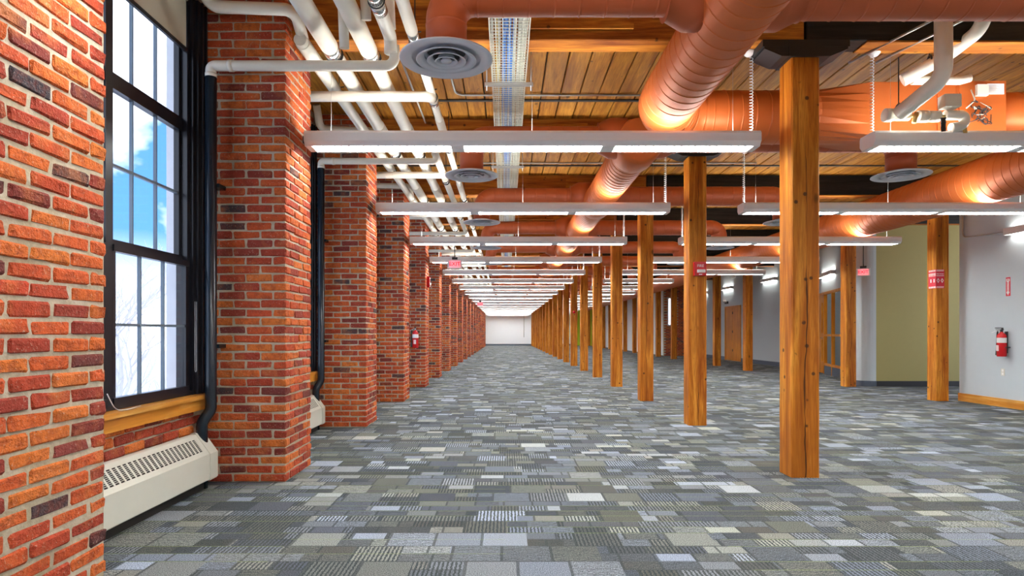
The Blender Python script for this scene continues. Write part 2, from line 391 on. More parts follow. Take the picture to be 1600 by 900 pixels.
# ---------------------------------------------------------------- bricks
PITCH = 0.215; HC = 0.0697; BL = 0.202; BD = 0.099; BHt = 0.0575
def brick_mesh(L, D, Hh, seed, jit=0.0042, ch=0.0075):
    r = random.Random(seed); bm = bmesh.new(); bmesh.ops.create_cube(bm, size=1)
    bmesh.ops.scale(bm, vec=(L, D, Hh), verts=bm.verts)
    bmesh.ops.bevel(bm, geom=list(bm.edges), offset=ch, segments=1, affect='EDGES', profile=0.5)
    for v in bm.verts: v.co += Vector((r.uniform(-jit, jit), r.uniform(-jit * 0.7, jit * 0.7), r.uniform(-jit, jit)))
    me = bpy.data.meshes.new('brick'); bm.to_mesh(me); bm.free(); me.materials.append(M['brick']); return me
STR0 = [brick_mesh(0.201, 0.097, 0.0570, 100 + i, 0.0055, 0.009) for i in range(12)]
HLF0 = [brick_mesh(0.097, 0.097, 0.0570, 150 + i, 0.0055, 0.009) for i in range(6)]
STR = [brick_mesh(BL, BD, BHt, i) for i in range(10)]
HLF = [brick_mesh(BD, BD, BHt, 50 + i) for i in range(6)]
def pier_layout(xi, y0, ncourse=57):
    out = []
    for c in range(ncourse):
        z = (c + 0.5) * HC
        if c % 2 == 0:
            for k in range(3): out.append((c, xi - 0.1015 - PITCH * k, y0 + 0.05, z, 0, 'S'))
            for k in range(2): out.append((c, xi - 0.05, y0 + 0.215 + PITCH * k, z, 1, 'S'))
            out.append((c, xi - 0.1015, y0 + 0.645 - 0.05, z, 0, 'S'))
        else:
            out.append((c, xi - 0.05, y0 + 0.1015, z, 1, 'S'))
            for k in range(2): out.append((c, xi - 0.215 - PITCH * k, y0 + 0.05, z, 0, 'S'))
            out.append((c, xi - 0.645 + 0.05, y0 + 0.05, z, 0, 'H'))
            for k in range(2): out.append((c, xi - 0.05, y0 + 0.3165 + PITCH * k, z, 1, 'S'))
    return out
XI = PX(-1.47)
joined = None
pier_me = None
for p in range(19):
    y0 = PY(4.28 + BAY * (p - 1))
    b = MB(); e = 0.009
    b.box(PX(XW) - 0.05, XI - e, y0 + e, y0 + 0.645 - e, 0, ZC - 0.001)
    if pier_me is None: pier_me = b
    lab = ('brick pier nearest the camera, beside the window' if p == 0 else
           f'{ORD[p]} brick pier from the camera along the window wall' if p < 20 else 'far brick pier of the window wall beyond the tenth')
    if p == 1: lab = 'second brick pier from the camera, behind the black riser and white heater'
    if p == 4: lab = 'fifth brick pier from the camera, carrying the fire extinguisher'
    core = tag(b.build('brick_pier', 'mortar'), lab, 'pier', 'brick piers along the window wall')
    lay = pier_layout(XI, y0)
    if p <= 5:
        one = lay[:300]; more = lay[300:]
        for c, x, y, z, rot, kind in one:
            me = R.choice((STR0 if kind == 'S' else HLF0) if p == 0 else (STR if kind == 'S' else HLF))
            j = lambda s: R.uniform(-s, s)
            pr = 0.004
            o = inst('brick', me, (x + j(pr), y + j(pr), z + j(0.002)), parent=core, rot=(j(0.02) + (PI if R.random() < 0.5 else 0), j(0.012), (PI / 2 if rot else 0) + j(0.014)))
        js = more
    else: js = lay
    if p <= 5 or joined is None:
        q = MB()
        for c, x, y, z, rot, kind in js:
            me = R.choice(STR if kind == 'S' else HLF); mt = Matrix.Translation((x + R.uniform(-.003, .003), y - y0 + R.uniform(-.003, .003), z)) @ Matrix.Rotation(PI / 2 if rot else 0, 4, 'Z')
            q.add([mt @ v.co for v in me.vertices], [tuple(f.vertices) for f in me.polygons])
        me = q.mesh('brick', 'brick')
        if p > 5: joined = me
    else: me = joined
    o = inst('brick', me, (0, y0, 0), parent=core); o['kind'] = 'stuff'

# ---------------------------------------------------------------- window wall
bays = [(PY(4.28 + BAY * (k - 1)) + 0.645, PY(4.28 + BAY * k)) for k in range(-1, 19)]   # clear openings; index 1 is window_1
ZS, ZH = PZ(-0.42), PZ(2.17)
XWm = PX(XW)
b = MB()
for y0, y1 in bays:
    b.box(XWm - 0.30, XWm - 0.013, y0, y1, 0, ZS - 0.03); b.box(XWm - 0.30, XWm - 0.013, y0, y1, ZH, ZC + 0.04)
wall_left = structure(b.build('wall_left', 'mortar'))
b = MB()
for k in range(-1, 20):
    y0 = PY(4.28 + BAY * (k - 1)); b.box(XWm - 0.31, XWm - 0.055, y0 - 0.0, y0 + 0.645, 0, ZC + 0.04)
b.box(XWm - 0.31, XWm - 0.02, bays[-1][1] + 0.645, PY(D_END), 0, ZC + 0.04)
structure(b.build('wall_outer', 'brick_ext'))
wb = 0
for bi in (1, 2, 3):
    y0, y1 = bays[bi]
    rng = list(range(0, 10)) + list(range(52, 57))
    for c in rng:
        z = (c + 0.5) * HC
        if c < 10 and (z > ZS - 0.05 or c < 2): continue
        if c >= 52 and (z - 0.03 < ZH or bi < 2): continue
        y = y0 + (0 if c % 2 else -PITCH / 2) + PITCH / 2
        while y < y1 + 0.05:
            if y - 0.1 > y0 - 0.01 and y + 0.1 < y1 + 0.01:
                inst('brick', R.choice(STR), (XWm - 0.05 + R.uniform(-.004, .004), y, z), parent=wall_left, rot=(R.uniform(-.02, .02), 0, PI / 2 + R.uniform(-.015, .015))); wb += 1
            y += PITCH

# windows ----------------------------------------------------------
def window(i, y0, y1, detailed):
    yc = (y0 + y1) / 2 - 0.03
    f = MB()
    xin = XWm + 0.005
    zb = PZ(-0.40)
    jw = 0.22
    # stepped jambs, head, bottom, mullion
    for a, s in ((y0, 1), (y1, -1)):
        f.box(xin - 0.13, xin, a, a + s * (jw - 0.10), zb, ZH); f.box(xin - 0.13, xin - 0.02, a, a + s * (jw - 0.06), zb, ZH); f.box(xin - 0.13, xin - 0.045, a, a + s * (jw - 0.02), zb, ZH)
        f.box(xin, xin + 0.018, a + s * 0.005, a + s * 0.022, zb, ZH); f.box(xin, xin + 0.018, a + s * 0.065, a + s * 0.08, zb, ZH)
    f.box(xin - 0.13, xin - 0.04, yc - 0.035, yc + 0.035, zb, ZH)
    f.box(xin - 0.13, xin - 0.07, y0 + 0.1, y1 - 0.1, ZH - 0.05, ZH); f.box(xin - 0.13, xin - 0.03, y0 + 0.1, y1 - 0.1, zb, zb + 0.03)
    root = structure(f.build(f'window_{i}', 'frame'))
    ga = [(yc + 0.03, y1 - jw + 0.02), (y0 + jw - 0.02, yc - 0.03)]
    tiers = [(-0.375, 0.46, -2.055, True), (0.46, 1.33, -2.10, True), (1.33, 2.14, -2.10, False)]
    seg = MB(); mun = MB(); gl = MB()
    for a, c in ga:
        for z0, z1, xx, twox in tiers:
            X = PX(xx); zz0, zz1 = PZ(z0), PZ(z1)
            s = seg if not detailed else MB()
            rail = 0.058 if z0 > 1.3 else 0.042
            for yy0, yy1 in ((a, a + 0.03), (c - 0.03, c)): s.box(X - 0.02, X + 0.02, yy0, yy1, zz0, zz1)
            s.box(X - 0.02, X + 0.03, a, c, zz0, zz0 + rail); s.box(X - 0.02, X + 0.03, a, c, zz1 - rail, zz1)
            if detailed: s.build('sash', 'frame', root)
            ya, yb, za, zb2 = a + 0.03, c - 0.03, zz0 + rail, zz1 - rail
            cols = 3; rows = 2 if z0 < 1.3 else 1
            mm = mun if not detailed else MB()
            for k in range(1, cols):
                y = ya + (yb - ya) * k / cols; mm.box(X - 0.012, X + 0.012, y - 0.0055, y + 0.0055, za, zb2)
            z = (za + zb2) / 2
            if z0 < 1.3: mm.box(X - 0.0125, X + 0.0125, ya, yb, z - 0.009, z + 0.009)
            if detailed:
                mm.build('muntin', 'muntin', root)
                for k in range(cols):
                    for r_ in range(rows):
                        g_ = MB(); yy = ya + (yb - ya) * k / cols; hz_ = (zb2 - za) / rows
                        g_.box(X - 0.003, X + 0.003, yy, yy + (yb - ya) / cols, za + hz_ * r_, za + hz_ * (r_ + 1)); g_.build('pane', 'glass', root)
            else: gl.box(X - 0.003, X + 0.003, ya, yb, za, zb2)
    if not detailed:
        seg.build('sash', 'frame', root); mun.build('muntin', 'muntin', root); gl.build('pane', 'glass', root)
    # sill: top board and apron
    s = MB(); s.box(xin - 0.22, PX(-1.955), y0 + 0.004, y1 - 0.004, PZ(-0.43), PZ(-0.402)); s.build('window_sill', 'trimwood', root)
    s = MB(); s.box(xin - 0.03, PX(-1.972), y0 + 0.004, y1 - 0.004, PZ(-0.50), PZ(-0.43)); s.build('apron', 'trimwood', root)
    return root
for k, (y0, y1) in enumerate(bays): window(k, y0, y1, k == 1)
# roller shades ----------------------------------------------------
for k in range(0, 4):
    y0, y1 = bays[k]; yc = (y0 + y1) / 2 - 0.03
    for a, c, w_ in ((yc + 0.055, y1 - 0.205, 'far'), (y0 + 0.205, yc - 0.055, 'near')):
        if k not in (1,) and w_ == 'near': continue
        t = thing('roller_shade', f'cream roller shade drawn down a little over the {w_} half of the {["", "nearest", "second", "third"][k]} window' if k else 'cream roller shade of the window behind the nearest pier', 'shade', (XWm - 0.045, a, 0), group='roller shades in the windows')
        s = MB(); s.box(-0.003, 0.0, 0, c - a, PZ(1.82), ZH - 0.01); s.build('shade_cloth', 'shade', t)
        s = MB(); s.box(-0.012, 0.008, 0, c - a, PZ(1.80), PZ(1.825)); s.build('hem_bar', 'black', t)
        s = MB(); s.cyl((0, 0, ZH - 0.03), (0, c - a, ZH - 0.03), 0.024); s.build('roller', 'shade', t)
# pull cord loop by the window
s = MB(); pts = fillet([P(-1.99, 4.10, 0.2), P(-1.99, 4.10, -0.25), P(-1.99, 4.12, -0.25), P(-1.99, 4.12, 0.2)], 0.02, 4); s.sweep(pts, 0.0014, 6)
tag(s.build('pull_cord', 'white'), 'thin white pull cord looped on the jamb of the nearest window', 'cord')
s = MB(); pts = fillet([P(-1.955, 3.14, -0.30), P(-1.95, 3.2, -0.39), P(-1.95, 3.3, -0.395), P(-1.95, 3.42, -0.39)], 0.1, 4); s.sweep(pts, 0.003, 6)
tag(s.build('loose_cord', 'white'), 'short loose white cord lying on the wooden sill of the nearest window', 'cord')

# ---------------------------------------------------------------- right side walls
W1X = 6.70
b = MB(); b.pbox(W1X, W1X + 0.12, -2.6, 9.45, -1, 2.31); b.pbox(W1X + .12, 9.3, 9.37, 9.45, -1, 2.31); structure(b.build('wall_right', 'wall'))
b = MB(); b.pbox(W1X - 0.02, W1X, -2.6, 9.45, -1, -0.885); structure(b.build('baseboard_right', 'trimwood'))
OL = 11.95
b = MB(); b.pbox(6.92, 9.4, OL, OL + 0.1, -1, 2.31); structure(b.build('wall_olive', 'olive'))
b = MB(); b.pbox(6.92, 9.4, OL - 0.02, OL, -1, -0.9); structure(b.build('baseboard_olive', 'black'))
def ribbon(pts, th, z0, z1):
    """wall along a plan polyline (primed units), thickness to the right of travel"""
    p = [Vector((PX(x), PY(d), 0)) for x, d in pts]; b = MB(); off = []
    for i in range(len(p)):
        t = (p[min(i + 1, len(p) - 1)] - p[max(i - 1, 0)]).normalized(); off.append(p[i] + Vector((t.y, -t.x, 0)) * th)
    z0, z1 = PZ(z0), PZ(z1)
    vs = [(q.x, q.y, z) for z in (z0, z1) for q in p + off]; k = len(p); fs = []
    for i in range(k - 1):
        fs += [(i, i + 2 * k, i + 1 + 2 * k, i + 1), (i + k, i + 1 + k, i + 1 + 3 * k, i + 3 * k), (i + 2 * k, i + 3 * k, i + 1 + 3 * k, i + 1 + 2 * k), (i, i + 1, i + 1 + k, i + k)]
    fs += [(0, k, 3 * k, 2 * k), (k - 1, 3 * k - 1, 4 * k - 1, 2 * k - 1)]
    return b.add(vs, fs)
arc = [(6.92 - 0.26 * math.sin(a), 12.21 - 0.26 * math.cos(a)) for a in [k * PI / 2 / 8 for k in range(9)]]
cor = arc + [(6.66, 12.45), (6.78, 12.62), (6.98, 12.7)]
structure(ribbon(cor, 0.08, -1, 2.31).build('wall_corner', 'wall')); structure(ribbon([(x - .012 * (1 if i > 3 else 0), d - .012) for i, (x, d) in enumerate(cor)], 0.012, -1, -0.9).build('baseboard_corner', 'slate'))
A0 = (7.02, 12.7); A1 = (8.10, 16.8)
FAR = [(8.1, 16.8), (8.1, 28.0)]
# office wall with the opening for the timber frame
def lerp2(t): return (A0[0] + (A1[0] - A0[0]) * t, A0[1] + (A1[1] - A0[1]) * t)
t0, t1 = 0.05, 0.88; HT = 0.99
ob = ribbon([A0, lerp2(t0)], 0.1, -1, 2.31); q = ribbon([lerp2(t1), A1], 0.1, -1, 2.31); ob.add(q.v, q.f); q = ribbon([lerp2(t0), lerp2(t1)], 0.1, HT, 2.31); ob.add(q.v, q.f)
wall_off = structure(ob.build('wall_office', 'wall'))
b = ribbon([lerp2(t1), A1], -0.012, -1, -0.88); structure(b.build('baseboard_office', 'slate'))
structure(ribbon(FAR, 0.1, -1, 2.31).build('wall_far_right', 'wall'))
b = MB(); b.pbox(8.085, 8.1, 16.8, 22.0, -1, -0.87); b.pbox(8.085, 8.1, 23.6, 28, -1, -0.87); structure(b.build('baseboard_far_right', 'slate'))
b = MB(); b.pbox(6.95, 7.05, 28.05, 50.0, -1, 2.31); b.pbox(6.5, 6.52, 0, 0, 0, 0); 
structure(b.build('wall_far', 'wallwhite'))
# room behind office front, dim
b = MB(); b.pbox(9.6, 9.7, 12.0, 17.5, -1, 2.31); structure(b.build('wall_office_back', 'wall'))
b = MB(); b.pbox(8.2, 9.7, 17.4, 17.5, -1, 2.31); structure(b.build('wall_office_side', 'wall'))

t = thing('ceiling_light', 'square ceiling light inside the office behind the door', 'ceiling light', P(8.7, 14.8, 1.9))
b = MB(); b.box(-.32, .32, -.62, .62, 0, .05); b.build('frame', 'white', t)
b = MB(); b.box(-.28, .28, -.58, .58, -.006, 0); b.build('diffuser_panel', 'sconce', t)
b = MB(); b.cyl((0, -.4, .05), (0, -.4, ZC - PZ(1.9)), .004, 6); b.cyl((0, .4, .05), (0, .4, ZC - PZ(1.9)), .004, 6); b.build('suspension_cable', 'galv', t)
# far brick wall with a window
by = PY(28.0)
b = MB(); x0, x1 = PX(6.93), PX(8.15); wx0, wx1, wz0, wz1 = PX(7.10), PX(7.42), PZ(0.33), PZ(1.52)
b.box(x0, wx0, by, by + 0.25, 0, ZC); b.box(wx1, x1, by, by + 0.25, 0, ZC); b.box(wx0, wx1, by, by + 0.25, 0, wz0); b.box(wx0, wx1, by, by + 0.25, wz1, ZC)
wfb = structure(b.build('wall_far_brick', 'mortar'))
q = MB()
for c in range(56):
    z = (c + .5) * HC; x = x0 + (0.1 if c % 2 else 0)
    while x < x1:
        if not (wz0 - 0.04 < z < wz1 + 0.04 and x + BL > wx0 and x < wx1):
            dy = R.uniform(0, .005); q.box(x, x + BL, by - 0.012 + dy, by + 0.02, z - BHt / 2, z + BHt / 2)
        x += PITCH
o = q.build('brick', 'brick', wfb, kind='stuff')
b = MB()
for a, c, e, f in ((wx0 - .03, wx0 + .03, wz0 - .03, wz1 + .03), (wx1 - .03, wx1 + .03, wz0 - .03, wz1 + .03), (wx0, wx1, wz0 - .03, wz0 + .03), (wx0, wx1, wz1 - .03, wz1 + .03)): b.box(a, c, by - .03, by + .03, e, f)
fw = structure(b.build('window_30', 'white')); q = MB(); q.box(wx0 + .03, wx1 - .03, by, by + .006, wz0 + .03, wz1 - .03); q.build('pane', 'glass', fw)

# ---------------------------------------------------------------- timber frame
def post_mesh(seed):
    r = random.Random(seed); b = MB(); hw = 0.116; c = 0.010; segs = 14; h = PZ(1.93)
    prof = [(-hw + c, -hw), (hw - c, -hw), (hw, -hw + c), (hw, hw - c), (hw - c, hw), (-hw + c, hw), (-hw, hw - c), (-hw, -hw + c)]
    vs = []
    for k in range(segs + 1):
        z = h * k / segs
        for px, py in prof: vs.append((px + r.uniform(-.0018, .0018), py + r.uniform(-.0018, .0018), z))
    fs = [(k * 8 + i, k * 8 + (i + 1) % 8, (k + 1) * 8 + (i + 1) % 8, (k + 1) * 8 + i) for k in range(segs) for i in range(8)] + [tuple(range(7, -1, -1)), tuple(range(segs * 8, segs * 8 + 8))]
    b.add(vs, fs); return b.mesh('timber_post', 'post')
pm = [post_mesh(i) for i in range(4)]
b = MB(); hw = 0.14
b.box(-hw, hw, -hw, hw, PZ(1.90), PZ(1.97)); b.box(-0.36, 0.36, -hw + .01, hw - .01, PZ(1.97), PZ(2.018))
for s_ in (-1, 1):
    yy = hw - .012; pr = [(s_ * (hw - .01), PZ(1.905)), (s_ * 0.20, PZ(1.905)), (s_ * 0.345, PZ(1.955)), (s_ * 0.345, PZ(1.972)), (s_ * (hw - .01), PZ(1.972))]
    b.add([(x, y, z) for y in (-yy, yy) for x, z in pr], [(0, 1, 2, 3, 4), (9, 8, 7, 6, 5)] + [(i, i + 5, (i + 1) % 5 + 5, (i + 1) % 5) for i in range(5)])
cap_me = b.mesh('post_cap', 'black')
posts = {}
for row, X in (('central', 2.07), ('outer', 6.40)):
    for k in range(19):
        if row == 'outer' and k < 1: continue
        d = 4.515 + BAY * k
        i = k if row == 'central' else k - 1
        if row == 'central': lab = 'thick timber post nearest the camera, standing alone on the carpet' if k == 0 else (f'{ORD[i]} timber post from the camera in the central row' if i < 20 else 'distant timber post of the central row beyond the tenth')
        else: lab = {1: 'timber post of the outer row just outside the view', 2: 'timber post by the pale wall, with a red sign'}.get(k, f'{ORD[i] if i < 20 else "distant"} timber post of the outer row near the office wall' if i < 20 else 'distant timber post of the outer row beyond the tenth')
        if row == 'central' and k == 1: lab = 'second timber post from the camera in the central row, carrying a red alarm'
        o = inst('timber_post', pm[(k * 7 + (row == 'outer') * 2) % 4], (PX(X), PY(d), 0)); tag(o, lab, 'post', f'timber posts of the {row} row'); posts[(row, k)] = o
        inst('post_cap', cap_me, (0, 0, 0), parent=o)
        if k % 2: o.rotation_euler = (0, 0, 0)
# beams
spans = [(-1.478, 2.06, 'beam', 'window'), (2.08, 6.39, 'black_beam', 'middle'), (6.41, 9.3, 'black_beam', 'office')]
for k in range(-1, 19):
    d = 4.515 + BAY * k; y0, y1 = PY(d) - 0.108, PY(d) + 0.108
    for x0, x1, mm, side in spans:
        if side == 'office' and k < 2: continue
        if k < 0 and side != 'window': pass
        b = MB(); c = 0.008
        prof = [(y0 + c, PZ(2.02)), (y1 - c, PZ(2.02)), (y1, PZ(2.02) + c), (y1, ZC - 0.002), (y0, ZC - 0.002), (y0, PZ(2.02) + c)]
        vs = [(PX(x0 if q == 0 else x1), py, pz) for q in (0, 1) for py, pz in prof]
        b.add(vs, [(i, (i + 1) % 6, 6 + (i + 1) % 6, 6 + i) for i in range(6)] + [tuple(range(5, -1, -1)), tuple(range(6, 12))])
        # origin at beam
        lab = {'window': 'brown timber ceiling beam', 'middle': 'blackened timber ceiling beam', 'office': 'short dark timber ceiling beam'}[side]
        wh = {'window': 'between the window wall and the central posts', 'middle': 'between the two rows of posts', 'office': 'beyond the outer row of posts'}[side]
        which = 'behind the camera line' if k < 0 else (f', {ORD[k]} from the camera' if k < 20 else ', beyond the tenth bay')
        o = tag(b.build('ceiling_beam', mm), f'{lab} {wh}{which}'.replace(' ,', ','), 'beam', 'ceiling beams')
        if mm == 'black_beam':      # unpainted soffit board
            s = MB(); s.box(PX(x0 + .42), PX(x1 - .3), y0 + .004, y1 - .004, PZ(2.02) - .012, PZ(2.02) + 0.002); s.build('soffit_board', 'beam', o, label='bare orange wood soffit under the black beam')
        elif k >= 0:
            s = MB(); s.box(PX(.13), PX(.88), y0 - .035, y0, PZ(2.09), PZ(2.25)); s.build('cleat_board', 'beam', o)
            if k == 0:
                s = MB()
                for a in (PI / 4, -PI / 4):
                    mt = Matrix.Translation((PX(.255), y0 - .02, PZ(2.14))) @ Matrix.Rotation(a, 4, 'Y'); s.box(-.055, .055, -.012, .012, -.013, .013, mt)
                s.build('star_anchor', 'black', o)
    # mid bay strip
    if k >= 0:
        s = MB(); dm = d + 1.84; s.box(PX(-1.95), PX(6.3), PY(dm) - .025, PY(dm) + .025, ZC - .012, ZC); tag(s.build('steel_strip', 'black'), f'thin black steel strip under the deck planks in the {ORD[k] if k < 20 else "far"} bay' if k < 20 else 'thin black steel strip under the deck planks in the far bays', 'strip', 'steel strips under the deck')
        s = MB(); dc = d + 1.675; s.sweep(fillet([P(-.50, dc - .75, 2.299), P(-.48, dc, 2.299), P(3.4, dc, 2.299)], .12), .012, 8); tag(s.build('conduit', 'galv'), f'grey conduit crossing under the deck in the {ORD[k] if k < 20 else "far"} bay' if k < 20 else 'grey conduit crossing under the deck in the far bays', 'conduit', 'conduits under the deck')

# ---------------------------------------------------------------- ducts
LX, LZ = 1.19, 1.70
path = fillet([P(LX, -1.0, LZ), P(LX, 5.06, LZ), P(2.40, 5.06, LZ)], 0.42, 12)
t = thing('trunk_duct', 'large orange spiral duct coming overhead and turning into the control box', 'duct', P(LX, 0, LZ))
t.matrix_world = Matrix.Identity(4); t.location = (0, 0, 0)
b = MB(); pts, rr = seamed(path, 0.243); b.sweep(pts, rr, 40); b.build('spiral_duct', 'duct', t)
b = MB()
# reducer round -> box
rc = []; segs = 24
xa, xb = PX(2.38), PX(2.77); yc = PY(5.06); zc = PZ(LZ); hw, hh = .245, .24
def sq(a): 
    c, s_ = math.cos(a), math.sin(a); k = 1 / max(abs(c), abs(s_)); return c * k, s_ * k
vs = [(xa, yc + .243 * math.cos(2 * PI * j / segs), zc + .243 * math.sin(2 * PI * j / segs)) for j in range(segs)] + [(xb, yc + hw * sq(2 * PI * j / segs)[0], zc + hh * sq(2 * PI * j / segs)[1]) for j in range(segs)]
b.add(vs, [(j, (j + 1) % segs, segs + (j + 1) % segs, segs + j) for j in range(segs)]); b.build('transition', 'duct', t)
vav = thing('air_control_box', 'orange sheet metal air control box hung between ducts, with wiring and a paper label', 'control box', (PX(2.77), yc, zc))
def lb(mb, x0, x1, y0, y1, z0, z1): return mb.box(x0, x1, y0, y1, z0, z1)
bx1 = PX(3.41) - PX(2.77)
b = MB(); b.box(0, PX(3.27) - PX(2.77), -hw, hw, -hh, hh); b.build('plenum', 'duct', vav)
b = MB(); b.box(.604, bx1, -hw - .004, hw, -hh, hh); b.box(.595, .612, -hw - .012, hw + .01, -hh - .01, hh + .01); b.box(bx1, bx1 + .02, -hw - .01, hw, -hh - .01, hh + .01); b.build('casing', 'duct', vav)
b = MB(); b.box(bx1 + .02, bx1 + .44, -hw - .02, hw, -hh - .0, hh); b.build('control_cover', 'duct', vav)
b = MB(); b.box(bx1 + .27, bx1 + .42, -hw - .024, -hw - .020, .12, .215); b.build('paper_label', 'signwhite', vav)
for k in range(9):
    s = MB(); s.box(bx1 + .28, bx1 + .28 + R.uniform(.06, .12), -hw - .0255, -hw - .024, .20 - k * .0085, .2022 - k * .0085); s.build('printed_line', 'galv', vav)
b = MB(); b.box(bx1 + .16, bx1 + .26, -hw - .05, -hw - .02, .10, .20); b.build('actuator_plate', 'cream', vav)
b = MB()
for k in range(14):
    p0 = Vector((bx1 + R.uniform(.10, .24), -hw - .03, R.uniform(-.14, .0))); 
    pp = [p0] + [p0 + Vector((R.uniform(-.07, .07), R.uniform(-.06, -.01), R.uniform(-.07, .07))) for _ in range(3)]; b.sweep(fillet(pp, .02, 3), .004, 5)
b.build('wire_bundle', 'black', vav, kind='stuff')
b = MB()
for k in range(4):
    p0 = Vector((bx1 + R.uniform(.12, .26), -hw - .05, R.uniform(-.12, .0)))
    pp = [p0] + [p0 + Vector((R.uniform(-.07, .07), R.uniform(-.04, -.01), R.uniform(-.05, .05))) for _ in range(3)]; b.sweep(fillet(pp, .02, 3), .003, 5)
b.sweep(fillet([Vector((bx1 + .1, -hw - .05, .15)), Vector((bx1 + .13, -hw - .06, .05)), Vector((bx1 + .05, -hw - .06, -.02))], .03), .006, 6)
b.build('wire_bundle', 'white_cable', vav, kind='stuff', label='pale wires')
t = thing('round_duct', 'smooth orange round duct running on from the control box', 'duct', (0, 0, 0))
xd = PX(2.77) + bx1 + .44; pts, rr = seamed([Vector((xd, yc, zc)), Vector((PX(5.2), yc, zc))], .225, .25); b = MB(); b.sweep(pts, rr, 32); b.build('duct_body', 'duct', t)
# second trunk run starting at the second branch
t = thing('trunk_duct', 'long orange spiral trunk duct running to the far end beside the central posts', 'duct')
def lr(s): 
    return 0.228 - 0.0022 * s if s < 45 else .13
pth = [P(LX, 5.80, LZ), P(LX, 47, LZ)]
p1, r1 = seamed([P(LX, 5.80, LZ), P(LX, 26, LZ)], lambda q: .225 - .0022 * q, .12, .0045)
b = MB(); b.sweep(p1 + [P(LX, 46, LZ)], r1 + [.12], 32); b.build('spiral_duct', 'duct', t)
for k in range(1, 17):
    d = 3.35 + BAY * k; r0 = .225 - .0022 * (PY(d) - PY(5.8)); y = PY(d)
    b = MB(); b.sweep([Vector((PX(LX), y - .24, PZ(LZ))), Vector((PX(LX), y - .17, PZ(LZ))), Vector((PX(LX), y + .17, PZ(LZ))), Vector((PX(LX), y + .24, PZ(LZ)))], [r0 + .002, r0 + .028, r0 + .028, r0 + .002], 32)
    b.build('tee_sleeve', 'duct', t)
# branch ducts
TZ = 1.77
for k in range(0, 17):
    d = 3.35 + BAY * k
    path = fillet([P(-.31, d, 1.47), P(-.31, d, TZ), P(3.6 if k else 4.2, d, TZ), P(3.6 if k else 4.2, d, 1.47)], .2, 8)
    nm = (ORD[k] if k < 20 else None)
    lab = f'round branch duct tinted brown-red for shade crossing the {nm} bay with a drop at each end' if nm else 'round branch duct tinted brown-red for shade crossing a far bay'
    t = thing('branch_duct', lab, 'duct', group='branch ducts crossing the bays')
    def rf(q, k=k): return .128 if q < 1.75 else .15
    if k < 7: p1, r1 = seamed(path, rf, .16, .003)
    else: p1, r1 = path, [.135] * len(path)
    b = MB(); b.sweep(p1, r1, 28 if k < 5 else 16); b.build('duct_body', 'duct_shaded' if k == 0 else 'duct_shaded', t)
    for s in (-1, 1):
        b = MB(); b.sweep([P(LX, d, TZ) + Vector((s * .12, 0, 0)), P(LX, d, TZ) + Vector((s * .30, 0, 0)), P(LX, d, TZ) + Vector((s * .42, 0, 0)), P(LX, d, TZ) + Vector((s * .425, 0, 0))], [.22, .215, .155, .165], 28); b.build('tee_flare', 'duct_shaded', t)
# diffusers
def diffuser(parent_loc, lab, group):
    t = thing('air_diffuser', lab, 'air diffuser', parent_loc, group=group)
    b = MB(); b.lathe([(.122, .05), (.122, .03), (.16, .024), (.24, .014), (.29, .006), (.292, 0), (.286, -.004), (.25, -.002), (.215, .004)], (0, 0, 0), 48); orr = b.build('outer_ring', 'diffuser', t)
    for r0, r1_, z in ((.20, .135, -.004), (.135, .085, -.008), (.085, .05, -.012)):
        b = MB(); b.lathe([(r0 - .012, z - .002), (r0 - .016, z - .007), (r1_ + .006, z + .012), (r1_ + .002, z + .028), (r1_ - .001, z + .028), (r1_ + .004, z + .014), (r0 - .012, z - .002)], (0, 0, 0), 40); b.build('cone_ring', 'diffuser', orr)
    b = MB(); b.lathe([(0.0005, -.014), (.032, -.014), (.036, -.008), (.02, .008), (.0005, .01)], (0, 0, 0), 24); b.build('centre_disc', 'diffuser', orr)
    b = MB(); b.cyl((0, 0, .045), (0, 0, .049), .12, 32); b.build('throat', 'black', t)
    return t
for k in range(0, 14):
    d = 3.35 + BAY * k
    for X, side in ((-.31, 'window'), (3.6, 'middle')):
        if X > 0 and k == 0: continue
        nm = ORD[k] if k < 20 else None
        lab = f'round grey ceiling diffuser, {nm} from the camera in the row {"beside the white pipes" if X < 0 else "beyond the posts"}' if nm else f'far round grey ceiling diffuser {"beside the white pipes" if X < 0 else "beyond the central posts"}'
        diffuser(P(X, d, 1.43), lab, 'round ceiling diffusers')
# right trunk
t = thing('trunk_duct', 'widest orange spiral duct running at a slant of view past the olive wall', 'duct')
t['label'] = 'widest orange spiral duct, beyond the central posts, in front of the olive wall'
p1, r1 = seamed([P(5.36, 4.0, 1.7), P(5.36, 24, 1.7)], .31, .13, .004); b = MB(); b.sweep(p1 + [P(5.36, 44, 1.7)], r1 + [.3], 36); b.build('spiral_duct', 'duct', t)

